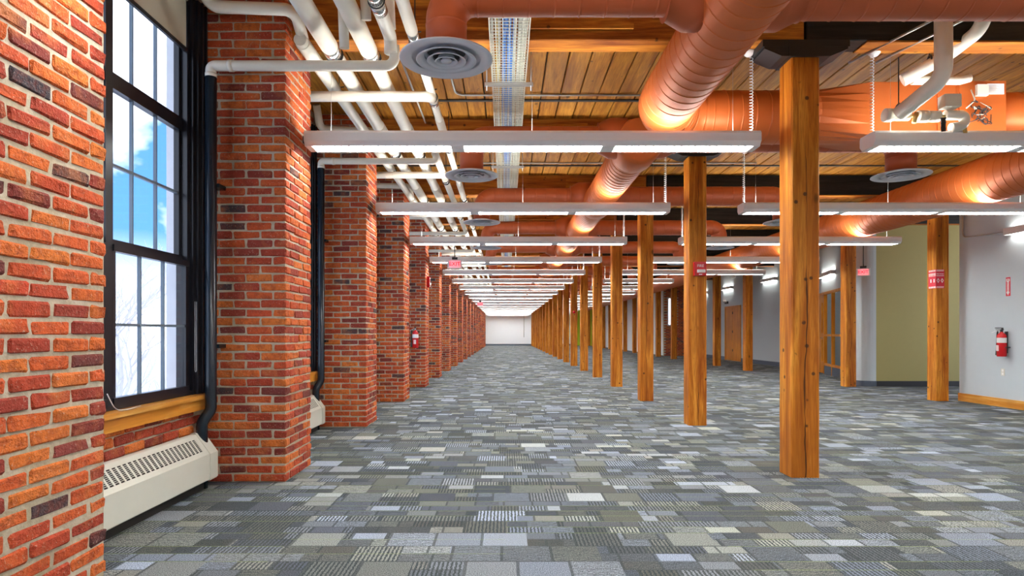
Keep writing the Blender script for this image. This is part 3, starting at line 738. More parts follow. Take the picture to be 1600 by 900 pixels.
# ---------------------------------------------------------------- pendant lights
def lamp_meshes(x0, x1):
    L = PX(x1) - PX(x0); h = PZ(1.425) - PZ(1.32); yb, yt = .085, .115; out = {}
    b = MB(); prof = [(-yb, 0), (-yb - .004, .012), (-yt, .04), (-yt, h - .02), (-yt + .012, h), (yt - .012, h), (yt, h - .02), (yt, .04), (yb + .004, .012), (yb, 0)]
    k = len(prof); vs = [(x, y, z) for x in (0, L) for y, z in prof]
    b.add(vs, [(i, i + 1, k + i + 1, k + i) for i in range(k - 1)])
    out['housing'] = b.mesh('housing', 'lampgrey')
    b = MB(); b.add(vs, [tuple(reversed(range(k))), tuple(range(k, 2 * k))])
    b.box(0.0, .055, -yb, yb, 0, .01); b.box(L - .055, L, -yb, yb, 0, .01); out['end_cap'] = b.mesh('end_cap', 'lampgrey')
    segs = []; jn = []
    for q in range(3): 
        a, c = .06 + q * (L - .06) / 3, (q + 1) * (L - .0) / 3 - (.05 if q < 2 else .06)
        segs.append((a, c))
        if q < 2: jn.append(c)
    b = MB(); 
    for a, c in segs: b.box(a, c, -yb + .004, yb - .004, .006, .009)
    out['lens'] = (segs, yb)
    lv = MB()
    for a, c in segs:
        kk = int((c - a) / .06)
        for i in range(1, kk): x = a + (c - a) * i / kk; lv.box(x - .0015, x + .0015, -yb + .004, yb - .004, 0, .012)
        for y in (-.03, .03): lv.box(a, c, y - .0015, y + .0015, -.0, .012)
    out['louver'] = lv.mesh('louver', 'white')
    out['joint'] = []
    for x in jn: b = MB(); b.box(x, x + .11, -yb, yb, -.001, .012); b.box(x + .03, x + .08, -.03, .03, -.004, 0); out['joint'].append(b.mesh('joint_plate', 'lampgrey'))
    out['lensm'] = []
    for a, c in segs: b = MB(); b.box(a, c, -yb + .004, yb - .004, .007, .010); out['lensm'].append(b.mesh('lens', 'lens'))
    b = MB(); b.box(.05, L - .05, -.07, .07, h + .001, h + .004); out['up'] = b.mesh('uplight_slot', 'uplens')
    return out, L
def coil(bx, x, top, z0):
    pts = []; hgt = top - z0; turns = 26
    k = turns * 8
    for i in range(k + 1):
        f = i / k; a = 2 * PI * turns * f; r = .014
        pts.append(Vector((x + r * math.cos(a), r * math.sin(a), top - hgt * f)))
    bx.sweep(pts, .0035, 5)
def make_lamp(x0, x1, cordside):
    me, L = lamp_meshes(x0, x1); h = PZ(1.425) - PZ(1.32)
    t = thing('pendant_lamp', '', 'pendant lamp', (PX(x0), 0, PZ(1.32)))
    for nme in ('housing', 'end_cap', 'louver'): inst(nme, me[nme], (0, 0, 0), parent=t)
    for q in me['lensm']: inst('lens', q, (0, 0, 0), parent=t)
    for q in me['joint']: inst('joint_plate', q, (0, 0, 0), parent=t)
    inst('uplight_slot', me['up'], (0, 0, 0), parent=t)
    b = MB(); xe = L - .04 if cordside > 0 else .04; ztop = ZC - PZ(1.32)
    coil(b, xe, PZ(2.02) - PZ(1.32) - .04, h); b.build('coil_cord', 'white', t)
    b = MB(); b.lathe([(.001, .0), (.03, .0), (.055, .03), (.055, .036), (.001, .036)], (xe - cordside * .02, 0, PZ(2.02) - PZ(1.32) - .036), 16); b.build('ceiling_canopy', 'white', t)
    b = MB()
    for x in (.2, L / 2, L - .2):
        b.cyl((x, 0, h), (x, 0, PZ(2.02) - PZ(1.32)), .0012, 5)
    b.build('suspension_cable', 'galv', t)
    return t
protoA = make_lamp(-1.42, 1.80, 1); protoB = make_lamp(2.60, 5.86, -1); protoC = make_lamp(2.60, 4.45, -1)
for k in range(-2, 19):
    d = 4.60 + BAY * k
    for proto, x0, wh in ((protoA, -1.42, 'between the piers and the central posts'), (protoB if k < 5 else protoC, 2.60, 'beyond the central posts')):
        first = (proto is protoA and k == 0) or (proto is protoB and k == 0) or (proto is protoC and k == 5)
        o = proto if first else copy_tree(proto)
        o.location = (PX(x0), PY(d), PZ(1.32))
        nm = ORD[k]
        o['label'] = f'linear pendant lamp {wh}, {nm} from the camera' if k >= 0 else f'linear pendant lamp {wh}, overhead, {["rear", "near"][k + 2]}most'
        o['category'] = 'pendant lamp'; o['group'] = 'pendant lamps over the aisle' if x0 < 0 else 'pendant lamps beyond the posts'

# ---------------------------------------------------------------- pipes on the left
def hanger(parent, x, d, z, r, top=2.30):
    b = MB(); c = P(x, d, z); pts = [c + Vector((math.cos(a) * (r + .006), 0, math.sin(a) * (r + .006))) for a in [i * 2 * PI / 16 for i in range(17)]]
    b.sweep(pts, .005, 6, caps=False); b.cyl(c + Vector((0, 0, r)), (c.x, c.y, PZ(top)), .005, 6); b.cyl(c + Vector((-.01, 0, r + .02)), c + Vector((.05, 0, r + .03)), .006, 6)
    return b.build('pipe_hanger', 'black', parent)
def sleeve(parent, x, d, z, r, L=.16):
    b = MB(); b.sweep([P(x, d, z) - Vector((0, L / 2, 0)), P(x, d, z) + Vector((0, L / 2, 0))], r + .003, 20); return b.build('metal_sleeve', 'steel', parent)
runs = [(-1.365, 4.25, 1.95, .052, 'narrower cream insulated pipe running closest to the brick piers'),
        (-1.20, -0.5, 1.95, .065, 'thick cream insulated pipe, second from the brick piers'),
        (-0.945, -0.5, 1.95, .066, 'thick cream insulated pipe, third from the brick piers'),
        (-0.59, -0.5, 1.90, .040, 'slim cream insulated pipe running farthest from the brick piers')]
for qi, (x, d0, z, r, lab) in enumerate(runs):
    t = thing('insulated_pipe', lab, 'pipe')
    b = MB(); pts = resample([P(x, d0, z), P(x, 48, z)], 1.0); b.sweep(pts, r, 20); b.build('pipe_jacket', 'white_pipe', t)
    for k in range(0, 12):
        dd = 4.48 + .06 * qi + BAY * k - (.55 if qi in (3,) else .1)
        if qi == 0: dd = 5.2 + BAY * k
        if dd < d0: continue
        sl = sleeve(t, x, dd, z, r); hanger(sl, x, dd + .05, z, r, 2.02 if abs(dd - 4.515) % BAY < .1 else 2.3)
        # jacket step before sleeve
        b = MB(); b.sweep([P(x, dd - .9, z), P(x, dd - .09, z)], r + .006, 20)
        b.build('jacket_joint', 'white_pipe', t)
# stub pipe C (near part) ending in the first cross pipe, and far part
t = thing('insulated_pipe', 'cream insulated pipe overhead that turns down into the first cross pipe', 'pipe')
b = MB(); pts = fillet([P(-.74, -.5, 1.90), P(-.74, 4.12, 1.90), P(-.74, 4.12, 1.80)], .09, 5); b.sweep(pts, .05, 20); b.build('pipe_jacket', 'white_pipe', t)
for dd in (3.74, 3.60): sleeve(t, -.74, dd, 1.90, .05, .1)
hanger(t, -.74, 3.66, 1.9, .05)
t = thing('insulated_pipe', 'cream insulated pipe, fourth from the piers, starting beyond the first bay', 'pipe')
b = MB(); b.sweep([P(-.74, 6.7, 1.88), P(-.74, 48, 1.88)], .047, 20); b.build('pipe_jacket', 'white_pipe', t)
for k in range(0, 10): sl = sleeve(t, -.74, 7.9 + BAY * k, 1.88, .047); hanger(sl, -.74, 7.95 + BAY * k, 1.88, .047)
# cross pipes with black risers
for k in range(0, 14):
    dd = BAY * k; nm = ORD[k] if k < 20 else None; z = (1.735, 1.78, 1.72, 1.8)[k] if k < 4 else 1.8
    lab = f'white cross pipe turning down into a black riser on the {ORD[k + 1]} brick pier' if k < 19 else 'white cross pipe with black riser on a far brick pier'
    t = thing('drain_pipe', lab, 'pipe', group='cross pipes with black risers')
    b = MB(); b.sweep(fillet([P(-1.915, 4.16 + dd, z - .06), P(-1.915, 4.16 + dd, z), P(-.72, 4.16 + dd, z), P(-.72, 4.14 + dd, 1.86)], .07, 6), .040, 18); b.build('white_run', 'white_pipe', t)
    b = MB(); b.cyl(P(-1.80, 4.16 + dd, z), P(-1.77, 4.16 + dd, z), .044, 18); b.cyl(P(-1.915, 4.16 + dd, z - .075), P(-1.915, 4.16 + dd, z - .05), .044, 18); b.build('coupling', 'white_pipe', t)
    b = MB(); pts = fillet([P(-1.915, 4.16 + dd, z - .06), P(-1.915, 4.16 + dd, -.50), P(-1.955, 4.12 + dd, -.58), P(-1.955, 4.12 + dd, -1.0)], .09, 5); b.sweep(pts, .043, 20); b.build('black_riser', 'blackpipe', t)
    for zz in (.95, -.1): 
        q = MB(); q.box(PX(-1.915) - .055, PX(-1.915) + .055, PY(4.16 + dd) + .02, PY(4.28 + dd) - .002, PZ(zz), PZ(zz) + .03); q.build('pipe_clip', 'blackpipe', t)
    # wall supply pipe high
    t = thing('wall_pipe', f'cream pipe high over the {ORD[k] if k < 20 else "far"} window bending out along the bay' if k < 20 else 'cream pipe high over a far window', 'pipe', group='high wall pipes')
    b = MB(); b.sweep(fillet([P(-1.90, 3.95 + dd, 2.29), P(-1.90, 4.09 + dd, 2.085), P(-1.36, 4.13 + dd, 2.085), P(-1.365, 4.36 + dd, 1.95)], .09, 6), .046, 18); b.build('pipe_jacket', 'white_pipe', t)
    # second cross pipe
    t = thing('cross_pipe', f'plain cream cross pipe behind the {ORD[k + 1]} pier bending into the slim pipe' if k < 19 else 'plain cream cross pipe in a far bay', 'pipe', group='plain cross pipes')
    b = MB(); b.sweep(fillet([P(-1.99, 4.97 + dd, 1.835), P(-.60, 4.97 + dd, 1.835), P(-.585, 5.2 + dd, 1.90)], .08, 6), .047, 18); b.build('pipe_jacket', 'white_pipe', t)
    sl = sleeve(t, -.59, 5.27 + dd, 1.90, .041, .08); hanger(sl, -.59, 5.12 + dd, 1.885, .047)
# rising strips near top: short risers
for x, d, lab in ((-1.02, 4.0, 'short capped cream pipe stub between the two thick pipes'), (-.73, 4.02, 'short cream riser beside the first cross pipe elbow'), (-.86, 3.9, 'grey-white vertical duct stub between the insulated pipes')):
    b = MB(); b.sweep(fillet([P(x, d + .05, 1.80 if x < -1 else 1.93), P(x, d, 2.1), P(x + .01, d, 2.29)], .05), .038, 14); tag(b.build('pipe_riser', 'white_pipe'), lab, 'pipe')
b = MB(); b.cyl(P(-.865, 3.5, 2.265), P(-.865, 12, 2.265), .012, 8); tag(b.build('conduit', 'galv'), 'thin grey conduit running lengthwise under the deck beside the white pipes', 'conduit')
for a, c, lab in ((2.55, 2.9, 'thin bright conduit slanting toward the nearest post cap'), (2.75, 3.1, 'thicker bright conduit slanting beside the nearest post cap')):
    b = MB(); b.cyl(P(a - .02, 4.72, 1.99), P(c, 3.9, 2.06), .011, 8); tag(b.build('conduit', 'galv'), lab, 'conduit')
# valve pipes by the control box
def pt(px, py, D): return Vector(((px - 790) * D / 1000 * 1.2, D * 1.152, 1.2 + (520 - py) * D / 1000 * 1.2))
t = thing('valve_pipe', 'white insulated pipe dropping to valves in front of the orange control box', 'pipe')
b = MB(); b.sweep(fillet([pt(1474, -60, 4.15), pt(1474, 122, 4.15), pt(1405, 178, 4.45)], .14, 6), .062, 20); b.build('pipe_jacket', 'white_pipe', t)
b = MB(); b.sweep([pt(1382, 180, 4.5), pt(1393, 180, 4.5)], .055, 20); b.sweep([pt(1396, 180, 4.5), pt(1420, 180, 4.5)], .046, 20); b.sweep([pt(1434, 182, 4.5), pt(1448, 182, 4.5)], .05, 20); b.sweep([pt(1450, 182, 4.5), pt(1467, 182, 4.5)], .046, 20)
b.build('valve_jacket', 'white_pipe', t)
b = MB(); b.sweep([pt(1400, 180, 4.5), pt(1480, 182, 4.5)], .014, 10); b.sweep([pt(1428, 192, 4.45), pt(1432, 176, 4.45)], .018, 10); b.sweep([pt(1508, 208, 4.5), pt(1508, 198, 4.5)], .016, 10); b.build('brass_valve', 'brass', t)
b = MB(); b.sweep(fillet([pt(1476, 180, 4.5), pt(1508, 180, 4.5), pt(1506, 196, 4.5), pt(1486, 200, 4.5)], .05, 6), .04, 18); b.build('elbow_jacket', 'white_pipe', t)
b = MB(); b.box(*[v for v in (pt(1465, 0, 4.5).x, pt(1490, 0, 4.5).x)], PY(4.42), PY(4.5), pt(0, 172, 4.5).z, pt(0, 153, 4.5).z); b.build('valve_actuator', 'cream', t)
b = MB(); b.cyl(pt(1404, 90, 4.5), pt(1404, 165, 4.5), .005, 6); c = pt(1404, 172, 4.5); b.sweep([c + Vector((0, .05 * math.cos(a), .05 * math.sin(a))) for a in [i * PI / 8 for i in range(17)]], .008, 6); b.build('pipe_hanger', 'black', t)
b = MB(); b.sweep([pt(1474 + 4 * math.cos(i), 184 + i * .35, 4.45) for i in range(0, 60)], .006, 5); b.build('flexible_hose', 'black', t)
t = thing('valve_pipe', 'white insulated pipe slanting down behind the vertical one toward the black beam', 'pipe')
b = MB(); b.sweep(fillet([pt(1538, -60, 4.3), pt(1538, 42, 4.3), pt(1478, 88, 4.6), pt(1410, 126, 4.72)], .14, 6), .055, 20); b.build('pipe_jacket', 'white_pipe', t)
b = MB(); b.sweep(fillet([pt(1425, 126, 4.74), pt(1500, 126, 4.74), pt(1515, 122, 4.74)], .05), .036, 16); b.build('return_jacket', 'white_pipe', t)
b = MB(); c = pt(1452, 98, 4.66); b.sweep([c + Vector((.02 * math.cos(a), .06 * math.cos(a), .06 * math.sin(a))) for a in [i * PI / 8 for i in range(17)]], .008, 6); b.cyl(c, c + Vector((0, 0, .25)), .005, 6); b.build('pipe_hanger', 'black', t)

# ---------------------------------------------------------------- cable tray
t = thing('cable_tray', 'zinc wire mesh cable tray full of blue and white cables running lengthwise', 'cable tray')
x0, x1, zt = PX(-.105), PX(.155), PZ(1.95); ya, yb_ = PY(3.0), PY(30)
b = MB()
nx = 7
for i in range(nx): x = x0 + (x1 - x0) * i / (nx - 1); b.box(x - .0028, x + .0028, ya, yb_, zt - .0028, zt + .0028)
for zz in (.05, .1):
    for x in (x0, x1): b.box(x - .0028, x + .0028, ya, yb_, zt + zz - .0028, zt + zz + .0028)
y = ya; k = 0
while y < PY(15):
    b.box(x0, x1, y - .0028, y + .0028, zt - .006, zt - .001)
    for x in (x0, x1): b.box(x - .0028, x + .0028, y - .0028, y + .0028, zt, zt + .1)
    y += .05
b.build('wire_mesh', 'wire', t)
def bundle(mat_, xa, xb, cnt_, r, nm):
    b = MB()
    for i in range(cnt_):
        cx = xa + (xb - xa) * (i + .5) / cnt_; ph = R.uniform(0, 6); zz = zt + .012 + R.uniform(0, .03); pts = []
        y = ya
        while y < yb_: pts.append(Vector((cx + .008 * math.sin(y * 1.7 + ph), y, zz + .006 * math.sin(y * 2.3 + ph)))); y += .35 if y < PY(14) else 2.5
        b.sweep(pts, r, 5)
    o = b.build(nm, mat_, t, kind='stuff'); return o
W_ = x1 - x0
bundle('white_cable', x0 + .01, x0 + W_ * .28, 5, .0055, 'white_cables'); bundle('blue_cable', x0 + W_ * .30, x0 + W_ * .62, 13, .0058, 'blue_cables')
bundle('white_cable', x0 + W_ * .62, x1 - .01, 9, .0085, 'white_cables'); bundle('yellow_cable', x0 + W_ * .10, x0 + W_ * .26, 2, .004, 'yellow_cables')
for k in range(0, 6):
    for d in (4.98 + BAY * k,):
        b = MB(); b.box(x0 - .07, x1 + .07, PY(d) - .02, PY(d) + .02, zt - .035, zt - .008); tb = b.build('trapeze_bar', 'galv', t)
        b = MB()
        for x in (x0 - .05, x1 + .05): b.cyl((x, PY(d), zt - .08), (x, PY(d), ZC), .005, 6)
        b.build('threaded_rod', 'galv', tb)

# ---------------------------------------------------------------- heaters
def heater(y0, y1, lab):
    t = thing('baseboard_heater', lab, 'heater', (PX(-1.93), y0, 0), group='convector heaters under the windows')
    Ln = y1 - y0; X = lambda x: PX(x) - PX(-1.93)
    zt_, zk, zb_ = PZ(-.645), PZ(-.765), PZ(-.935)
    prof = [(X(-2.0), zb_), (X(-1.885), zb_), (X(-1.878), zb_ + .008), (X(-1.878), zk - .004), (X(-1.884), zk + .004), (X(-1.965), zt_ - .004), (X(-1.975), zt_), (X(-2.0), zt_)]
    k = len(prof)
    b = MB(); b.add([(x, y, z) for y in (0, Ln - .15) for x, z in prof], [tuple(range(k)), tuple(reversed(range(k, 2 * k)))] + [(i, k + i, k + (i + 1) % k, (i + 1) % k) for i in range(k)])
    b.build('casing', 'cream', t)
    b = MB(); e = .006; pe = [(x + (e if i in (1, 2, 3, 4) else 0), z + (e if i in (5, 6, 7) else 0) + (-.004 if i in (0, 1) else 0)) for i, (x, z) in enumerate(prof)]
    pc = [(x * .82 - .012, z - (.02 if i in (4, 5, 6, 7) else 0) + (.02 if i in (0, 1) else 0)) for i, (x, z) in enumerate(pe)]
    rings = [(Ln - .15, pe), (Ln - .03, pe), (Ln, pc)]
    b.add([(x, y, z) for y, pr in rings for x, z in pr], [tuple(range(k)), tuple(reversed(range(2 * k, 3 * k)))] + [(r_ * k + i, (r_ + 1) * k + i, (r_ + 1) * k + (i + 1) % k, r_ * k + (i + 1) % k) for r_ in range(2) for i in range(k)])
    b.build('end_cover', 'cream', t)
    # grille on the sloped face
    pA = Vector((X(-1.884), 0, zk + .004)); pB = Vector((X(-1.965), 0, zt_ - .004)); u = (pB - pA); Lu = u.length; u.normalize(); nr = Vector((u.z, 0, -u.x)) * (1 if u.z > 0 else -1)
    def onp(s, y, h): return pA + u * s + nr * h + Vector((0, y, 0))
    def slab(mb, s0, s1, ya_, yb2, h0, h1):
        mb.add([onp(s, y, h) for h in (h0, h1) for s, y in ((s0, ya_), (s1, ya_), (s1, yb2), (s0, yb2))], [(0, 1, 2, 3), (7, 6, 5, 4), (0, 4, 5, 1), (1, 5, 6, 2), (2, 6, 7, 3), (3, 7, 4, 0)])
    b = MB(); slab(b, Lu * .16, Lu * .80, .05, Ln - .22, .0005, .0015); b.build('slot_void', 'dark', t)
    b = MB(); y = .05; st = .052
    while y < Ln - .22: slab(b, Lu * .16, Lu * .80, y, y + .017, .001, .004); y += st
    for i in range(1, 9): s = Lu * (.16 + .64 * i / 9); slab(b, s - .0016, s + .0016, .05, Ln - .22, .001, .0038)
    b.build('grille', 'cream', t)
    b = MB(); b.box(X(-2.0), X(-1.93), .02, Ln - .1, .0, zb_); b.build('base_support', 'dark', t)
    return t
for k in (1, 2, 3, 4):
    y0, y1 = bays[k]
    heater(y0 + .02, y1 - .10, ['', 'long cream convector heater under the nearest window', 'cream convector heater partly hidden behind the second brick pier', 'cream convector heater behind the third brick pier', 'cream convector heater behind the fourth brick pier'][k])

# ---------------------------------------------------------------- fire extinguishers, signs, alarms
def extinguisher(loc, rz, lab):
    t = thing('fire_extinguisher', lab, 'fire extinguisher', loc, rz)      # wall is at local +y, faces -y
    b = MB(); b.lathe([(.001, -.20), (.058, -.20), (.065, -.19), (.065, .11), (.060, .14), (.045, .165), (.022, .18), (.022, .195), (.001, .195)], (0, 0, 0), 24); b.build('cylinder', 'red', t)
    b = MB(); b.lathe([(.0656, .02), (.0656, .10)], (0, 0, 0), 24); b.build('label_band', 'signwhite', t)
    b = MB(); b.box(-.03, .02, -.067, -.0655, -.11, -.02); b.build('instruction_label', 'signwhite', t)
    for k in range(4): q = MB(); q.box(-.026, .012, -.0685, -.067, -.10 + k * .02, -.094 + k * .02); q.build('printed_line', 'signred', t)
    b = MB(); b.cyl((0, 0, .195), (0, 0, .225), .02, 12); b.box(-.012, .012, -.09, .03, .225, .235); b.box(-.012, .012, -.10, .02, .25, .262); b.box(-.010, .010, .0, .02, .225, .26); b.build('lever', 'black', t)
    b = MB(); b.lathe([(.001, -.012), (.016, -.012), (.016, .0), (.001, .0)], (.0, -.035, .21), 14, 'y'); b.build('gauge', 'clear', t)
    b = MB(); b.sweep(fillet([Vector((-.01, 0, .215)), Vector((-.085, 0, .21)), Vector((-.085, -.01, .0)), Vector((-.078, -.02, -.12))], .05, 6), .011, 10); b.build('hose', 'black', t)
    b = MB(); b.sweep([Vector((-.078, -.02, -.10)), Vector((-.076, -.022, -.18))], [.012, .017], 12); b.build('nozzle', 'black', t)
    b = MB(); b.box(-.02, .02, .06, .085, -.15, .20); b.box(-.07, .07, .0, .085, -.06, -.045); b.build('bracket', 'black', t)
    b = MB(); b.sweep([Vector((.0, -.03, .235)), Vector((-.03, -.06, .22)), Vector((-.10, -.08, .18))], .004, 6); b.build('pull_tag', 'signwhite', t)
    return t
extinguisher((PX(-1.64), PY(11.72) - .088, PZ(-.11)), 0, 'red fire extinguisher hung on the fifth brick pier')
t = extinguisher((PX(6.7) - .088, PY(8.55), PZ(-.15)), -PI / 2, 'red fire extinguisher on the pale grey wall below the arrow sign')
# arrow sign
t = thing('arrow_sign', 'small red sign with white downward arrow above the wall extinguisher', 'sign', (PX(6.7) - .003, PY(8.53), PZ(.615)), -PI / 2)
hs, ws = .150, .042
b = MB(); b.box(-ws, ws, -.002, .003, -hs, hs); b.build('sign_plate', 'signred', t)
b = MB(); b.box(-.018, .018, -.0035, -.002, -.09, .085); b.add([(-.034, -.0035, -.085), (.034, -.0035, -.085), (0, -.0035, -.14), (-.034, -.002, -.085), (.034, -.002, -.085), (0, -.002, -.14)], [(0, 1, 2), (3, 5, 4), (0, 3, 4, 1), (1, 4, 5, 2), (2, 5, 3, 0)])
b.box(-.032, .032, -.0035, -.002, .085, .125); b.build('arrow', 'signwhite', t)
lettering('lettering', 'FIRE', .026, (0, -.0045, .105), (PI / 2, 0, 0), 'signred', t)
lettering('lettering', 'EXTINGUISHER', .021, (0, -.0045, 0), (PI / 2, -PI / 2, 0), 'signred', t)
# outlet
t = thing('wall_outlet', 'cream electrical outlet low on the pale grey wall under the extinguisher', 'outlet', (PX(6.7), PY(8.62), PZ(-.53)), -PI / 2)
b = MB(); b.box(-.035, .035, -.006, 0, -.057, .057); cp = b.build('cover_plate', 'cream', t)
for z in (-.026, .026): b = MB(); b.box(-.017, .017, -.009, -.006, z - .017, z + .017); b.build('socket', 'clear', cp)
# post sign (front face and side face of outer post k=2)
dpo = 4.515 + BAY * 2
t = thing('safety_sign', 'red sign with striped edges and two diamonds wrapped on the outer timber post', 'sign', (PX(6.4) - .121, PY(dpo) + .02, PZ(.79)), -PI / 2)
def stripes(mb, w_, z, hgt, cnt_=9):
    for i in range(cnt_):
        a = -w_ + 2 * w_ * i / cnt_; c = w_ / cnt_ * .95
        mb.add([(a, -.004, z), (a + c, -.004, z), (a + c * 1.8, -.004, z + hgt), (a + c * .8, -.004, z + hgt), (a, -.002, z), (a + c, -.002, z), (a + c * 1.8, -.002, z + hgt), (a + c * .8, -.002, z + hgt)], [(0, 1, 2, 3), (7, 6, 5, 4), (0, 4, 5, 1), (1, 5, 6, 2), (2, 6, 7, 3), (3, 7, 4, 0)])
ws, hs = .155, .165
t.location = (PX(6.4) - .05, PY(dpo) - .124, PZ(.79)); t.rotation_euler = (0, 0, 0)
ws = .075
b = MB(); b.box(-ws, ws, -.002, .006, -hs, hs); b.build('sign_plate', 'signred', t)
b = MB(); stripes(b, ws - .008, hs - .035, .03, 6); stripes(b, ws - .008, -hs + .005, .03, 6); b.build('hazard_stripes', 'signwhite', t)
lettering('lettering', 'FIRE PANEL', .026, (0, -.0035, .085), (PI / 2, 0, 0), 'signwhite', t)
b = MB(); b.box(-.065, .065, -.0035, -.002, .05, .06)
for cx in (-.035, .035):
    o_, i_ = .033, .017
    vs = [(cx + o_ * .8, -.0035, -.03), (cx, -.0035, -.03 + o_ * 1.3), (cx - o_ * .8, -.0035, -.03), (cx, -.0035, -.03 - o_ * 1.3), (cx + i_ * .8, -.0035, -.03), (cx, -.0035, -.03 + i_ * 1.3), (cx - i_ * .8, -.0035, -.03), (cx, -.0035, -.03 - i_ * 1.3)]
    b.add(vs, [(i, (i + 1) % 4, 4 + (i + 1) % 4, 4 + i) for i in range(4)])
b.build('diamonds', 'signwhite', t)
# side plate of the wrapped sign (on the aisle face of the post)
b = MB(); b.box(-.073, -.065, -.002, .19, -hs, hs); b.build('side_plate', 'signred', t)
b = MB()
for zc_, h_ in ((hs - .02, .015), (-hs + .02, .015), (.085, .018), (.055, .006)):
    for i in range(9): y = .005 + i * .02; b.box(-.0745, -.073, y, y + .011, zc_ - h_, zc_ + h_)
b.box(-.0745, -.073, .03, .06, -.06, 0); b.box(-.0745, -.073, .11, .14, -.06, 0)
b.build('side_marks', 'signwhite', t)
# alarm on post 2
dp = 4.515 + BAY
def alarm(loc, rz, lab, w_=.078, h_=.09):
    t = thing('fire_alarm', lab, 'alarm', loc, rz)
    b = MB(); b.box(-w_, w_, -.05, 0, -h_, h_); b.box(-w_ + .008, w_ - .008, -.056, -.05, -h_ + .008, h_ - .008); ah = b.build('alarm_housing', 'red', t)
    b = MB(); b.box(-w_ + .035, w_ - .02, -.075, -.056, -h_ * .55, -h_ * .12); b.build('strobe_lens', 'clear', ah)
    lettering('lettering', 'FIRE', w_ * .62, (0, -.058, h_ * .42), (PI / 2, 0, 0), 'signwhite', ah)
    b = MB(); b.box(-.02, .02, -.062, -.056, -h_ * .86, -h_ * .74); b.build('indicator', 'clear', t)
    return t
alarm((PX(2.085), PY(dp) - .116, PZ(.685)), 0, 'red fire alarm strobe mounted on the second central post')
alarm((PX(-1.47) + .004, PY(12.0), PZ(.95)), PI / 2, 'red fire alarm strobe on the aisle side of the fifth pier', .09, .12)
b = MB(); b.lathe([(.001, -.05), (.045, -.05), (.05, -.03), (.05, 0), (.001, 0)], (PX(2.06), PY(4.515 + BAY * 6) - .116, PZ(.62)), 18, 'y'); tag(b.build('alarm_bell', 'red'), 'small red bell on the seventh central post', 'alarm')
# exit signs
def exit_sign(loc, rz, lab, s=1.0, top=2.02):
    t = thing('exit_sign', lab, 'exit sign', loc, rz)
    b = MB(); b.box(-.16 * s, .16 * s, -.015, .015, -.10 * s, .10 * s); b.build('sign_face', 'signwhite', t)
    b = MB(); b.box(-.12 * s, .12 * s, -.018, -.015, -.075 * s, .075 * s); b.build('red_field', 'exitred', t)
    lettering('lettering', 'EXIT', .12 * s, (0, -.020, 0), (PI / 2, 0, 0), 'signred', t)
    b = MB(); b.box(-.06, .06, -.03, .03, .10 * s, .10 * s + .05); b.build('mount', 'black', t)
    b = MB(); b.cyl((0, 0, .10 * s + .04), (0, 0, PZ(top) - loc[2]), .009, 8); b.build('stem', 'black', t)
    return t
exit_sign(P(-.93, 11.7, 1.255), 0, 'exit sign hanging in the aisle close to the brick piers', 1.0, 2.3)
exit_sign(P(-1.05, 26.5, 1.19), 0, 'small distant exit sign hanging far down the aisle', 1.0, 2.3)
exit_sign(P(6.40, 11.45, 1.085), -.6, 'tilted pink exit sign hanging by the outer timber post', .8, 2.3)

# ---------------------------------------------------------------- wall lamps
def wall_lamp(loc, rz, L, lab):
    t = thing('wall_lamp', lab, 'wall lamp', loc, rz, 'linear wall lamps on the office walls')
    b = MB(); b.box(-L / 2, L / 2, -.13, -.12, -.055, .055); b.box(-L / 2, -L / 2 + .01, -.12, 0, -.055, .055); b.box(L / 2 - .01, L / 2, -.12, 0, -.055, .055); b.box(-L / 2, L / 2, -.01, 0, -.055, .055); b.build('housing', 'white', t)
    b = MB(); b.box(-L / 2 + .01, L / 2 - .01, -.12, -.01, -.045, -.04); b.build('lens', 'sconce', t)
    b = MB(); b.box(-L / 2 + .01, L / 2 - .01, -.12, -.01, .04, .045); b.build('uplight_lens', 'sconce', t)
    return t
wall_lamp(P(6.70, 7.95, 1.335), -PI / 2, 1.22, 'linear wall lamp on the pale wall above the extinguisher')
va = Vector((PX(A1[0]) - PX(A0[0]), PY(A1[1]) - PY(A0[1]), 0)); ang = math.atan2(va.y, va.x)
c = lerp2(.62); wall_lamp(P(c[0], c[1], 1.39), ang - PI, 1.6, 'linear wall lamp above the office door')
for d, lab in ((19.6, 'linear wall lamp on the far wall nearest the office corner'), (23.3, 'linear wall lamp above the far orange door'), (26.2, 'linear wall lamp at the end of the far wall')): wall_lamp(P(8.10, d, 1.62), -PI / 2, 1.22, lab)
# conduit on right wall
b = MB(); b.sweep(fillet([P(6.68, 9.35, 2.2), P(6.68, 9.35, 1.39), P(6.68, 8.4, 1.335)], .08), .011, 8); tag(b.build('conduit', 'galv'), 'thin grey conduit bent along the pale wall to the wall lamp', 'conduit')
# emergency light & vent on far wall
t = thing('emergency_light', 'small black twin head emergency light on the far wall', 'emergency light', P(8.10, 23.4, 1.10), -PI / 2)
b = MB(); b.box(-.15, .15, -.06, 0, -.05, .05); b.build('battery_case', 'black', t)
for x in (-.1, .1): b = MB(); b.lathe([(.001, -.14), (.05, -.14), (.04, -.07), (.001, -.06)], (x, 0, .05), 14, 'y'); b.build('lamp_head', 'galv', t)
t = thing('wall_vent', 'small louvred vent high on the far wall', 'vent', P(8.10, 22.7, 2.05), -PI / 2)
b = MB(); b.box(-.25, .25, -.02, 0, -.13, .13); b.build('frame', 'wallwhite', t)
for k in range(5): b = MB(); b.box(-.22, .22, -.03, -.02, -.11 + k * .048, -.09 + k * .048); b.build('slat', 'galv', t)
# conduit on end wall
b = MB(); b.cyl(P(1.45, D_END - .03, 2.2), P(1.45, D_END - .03, -.35), .03, 8); tag(b.build('conduit', 'galv'), 'grey conduit dropping down the white end wall', 'conduit')

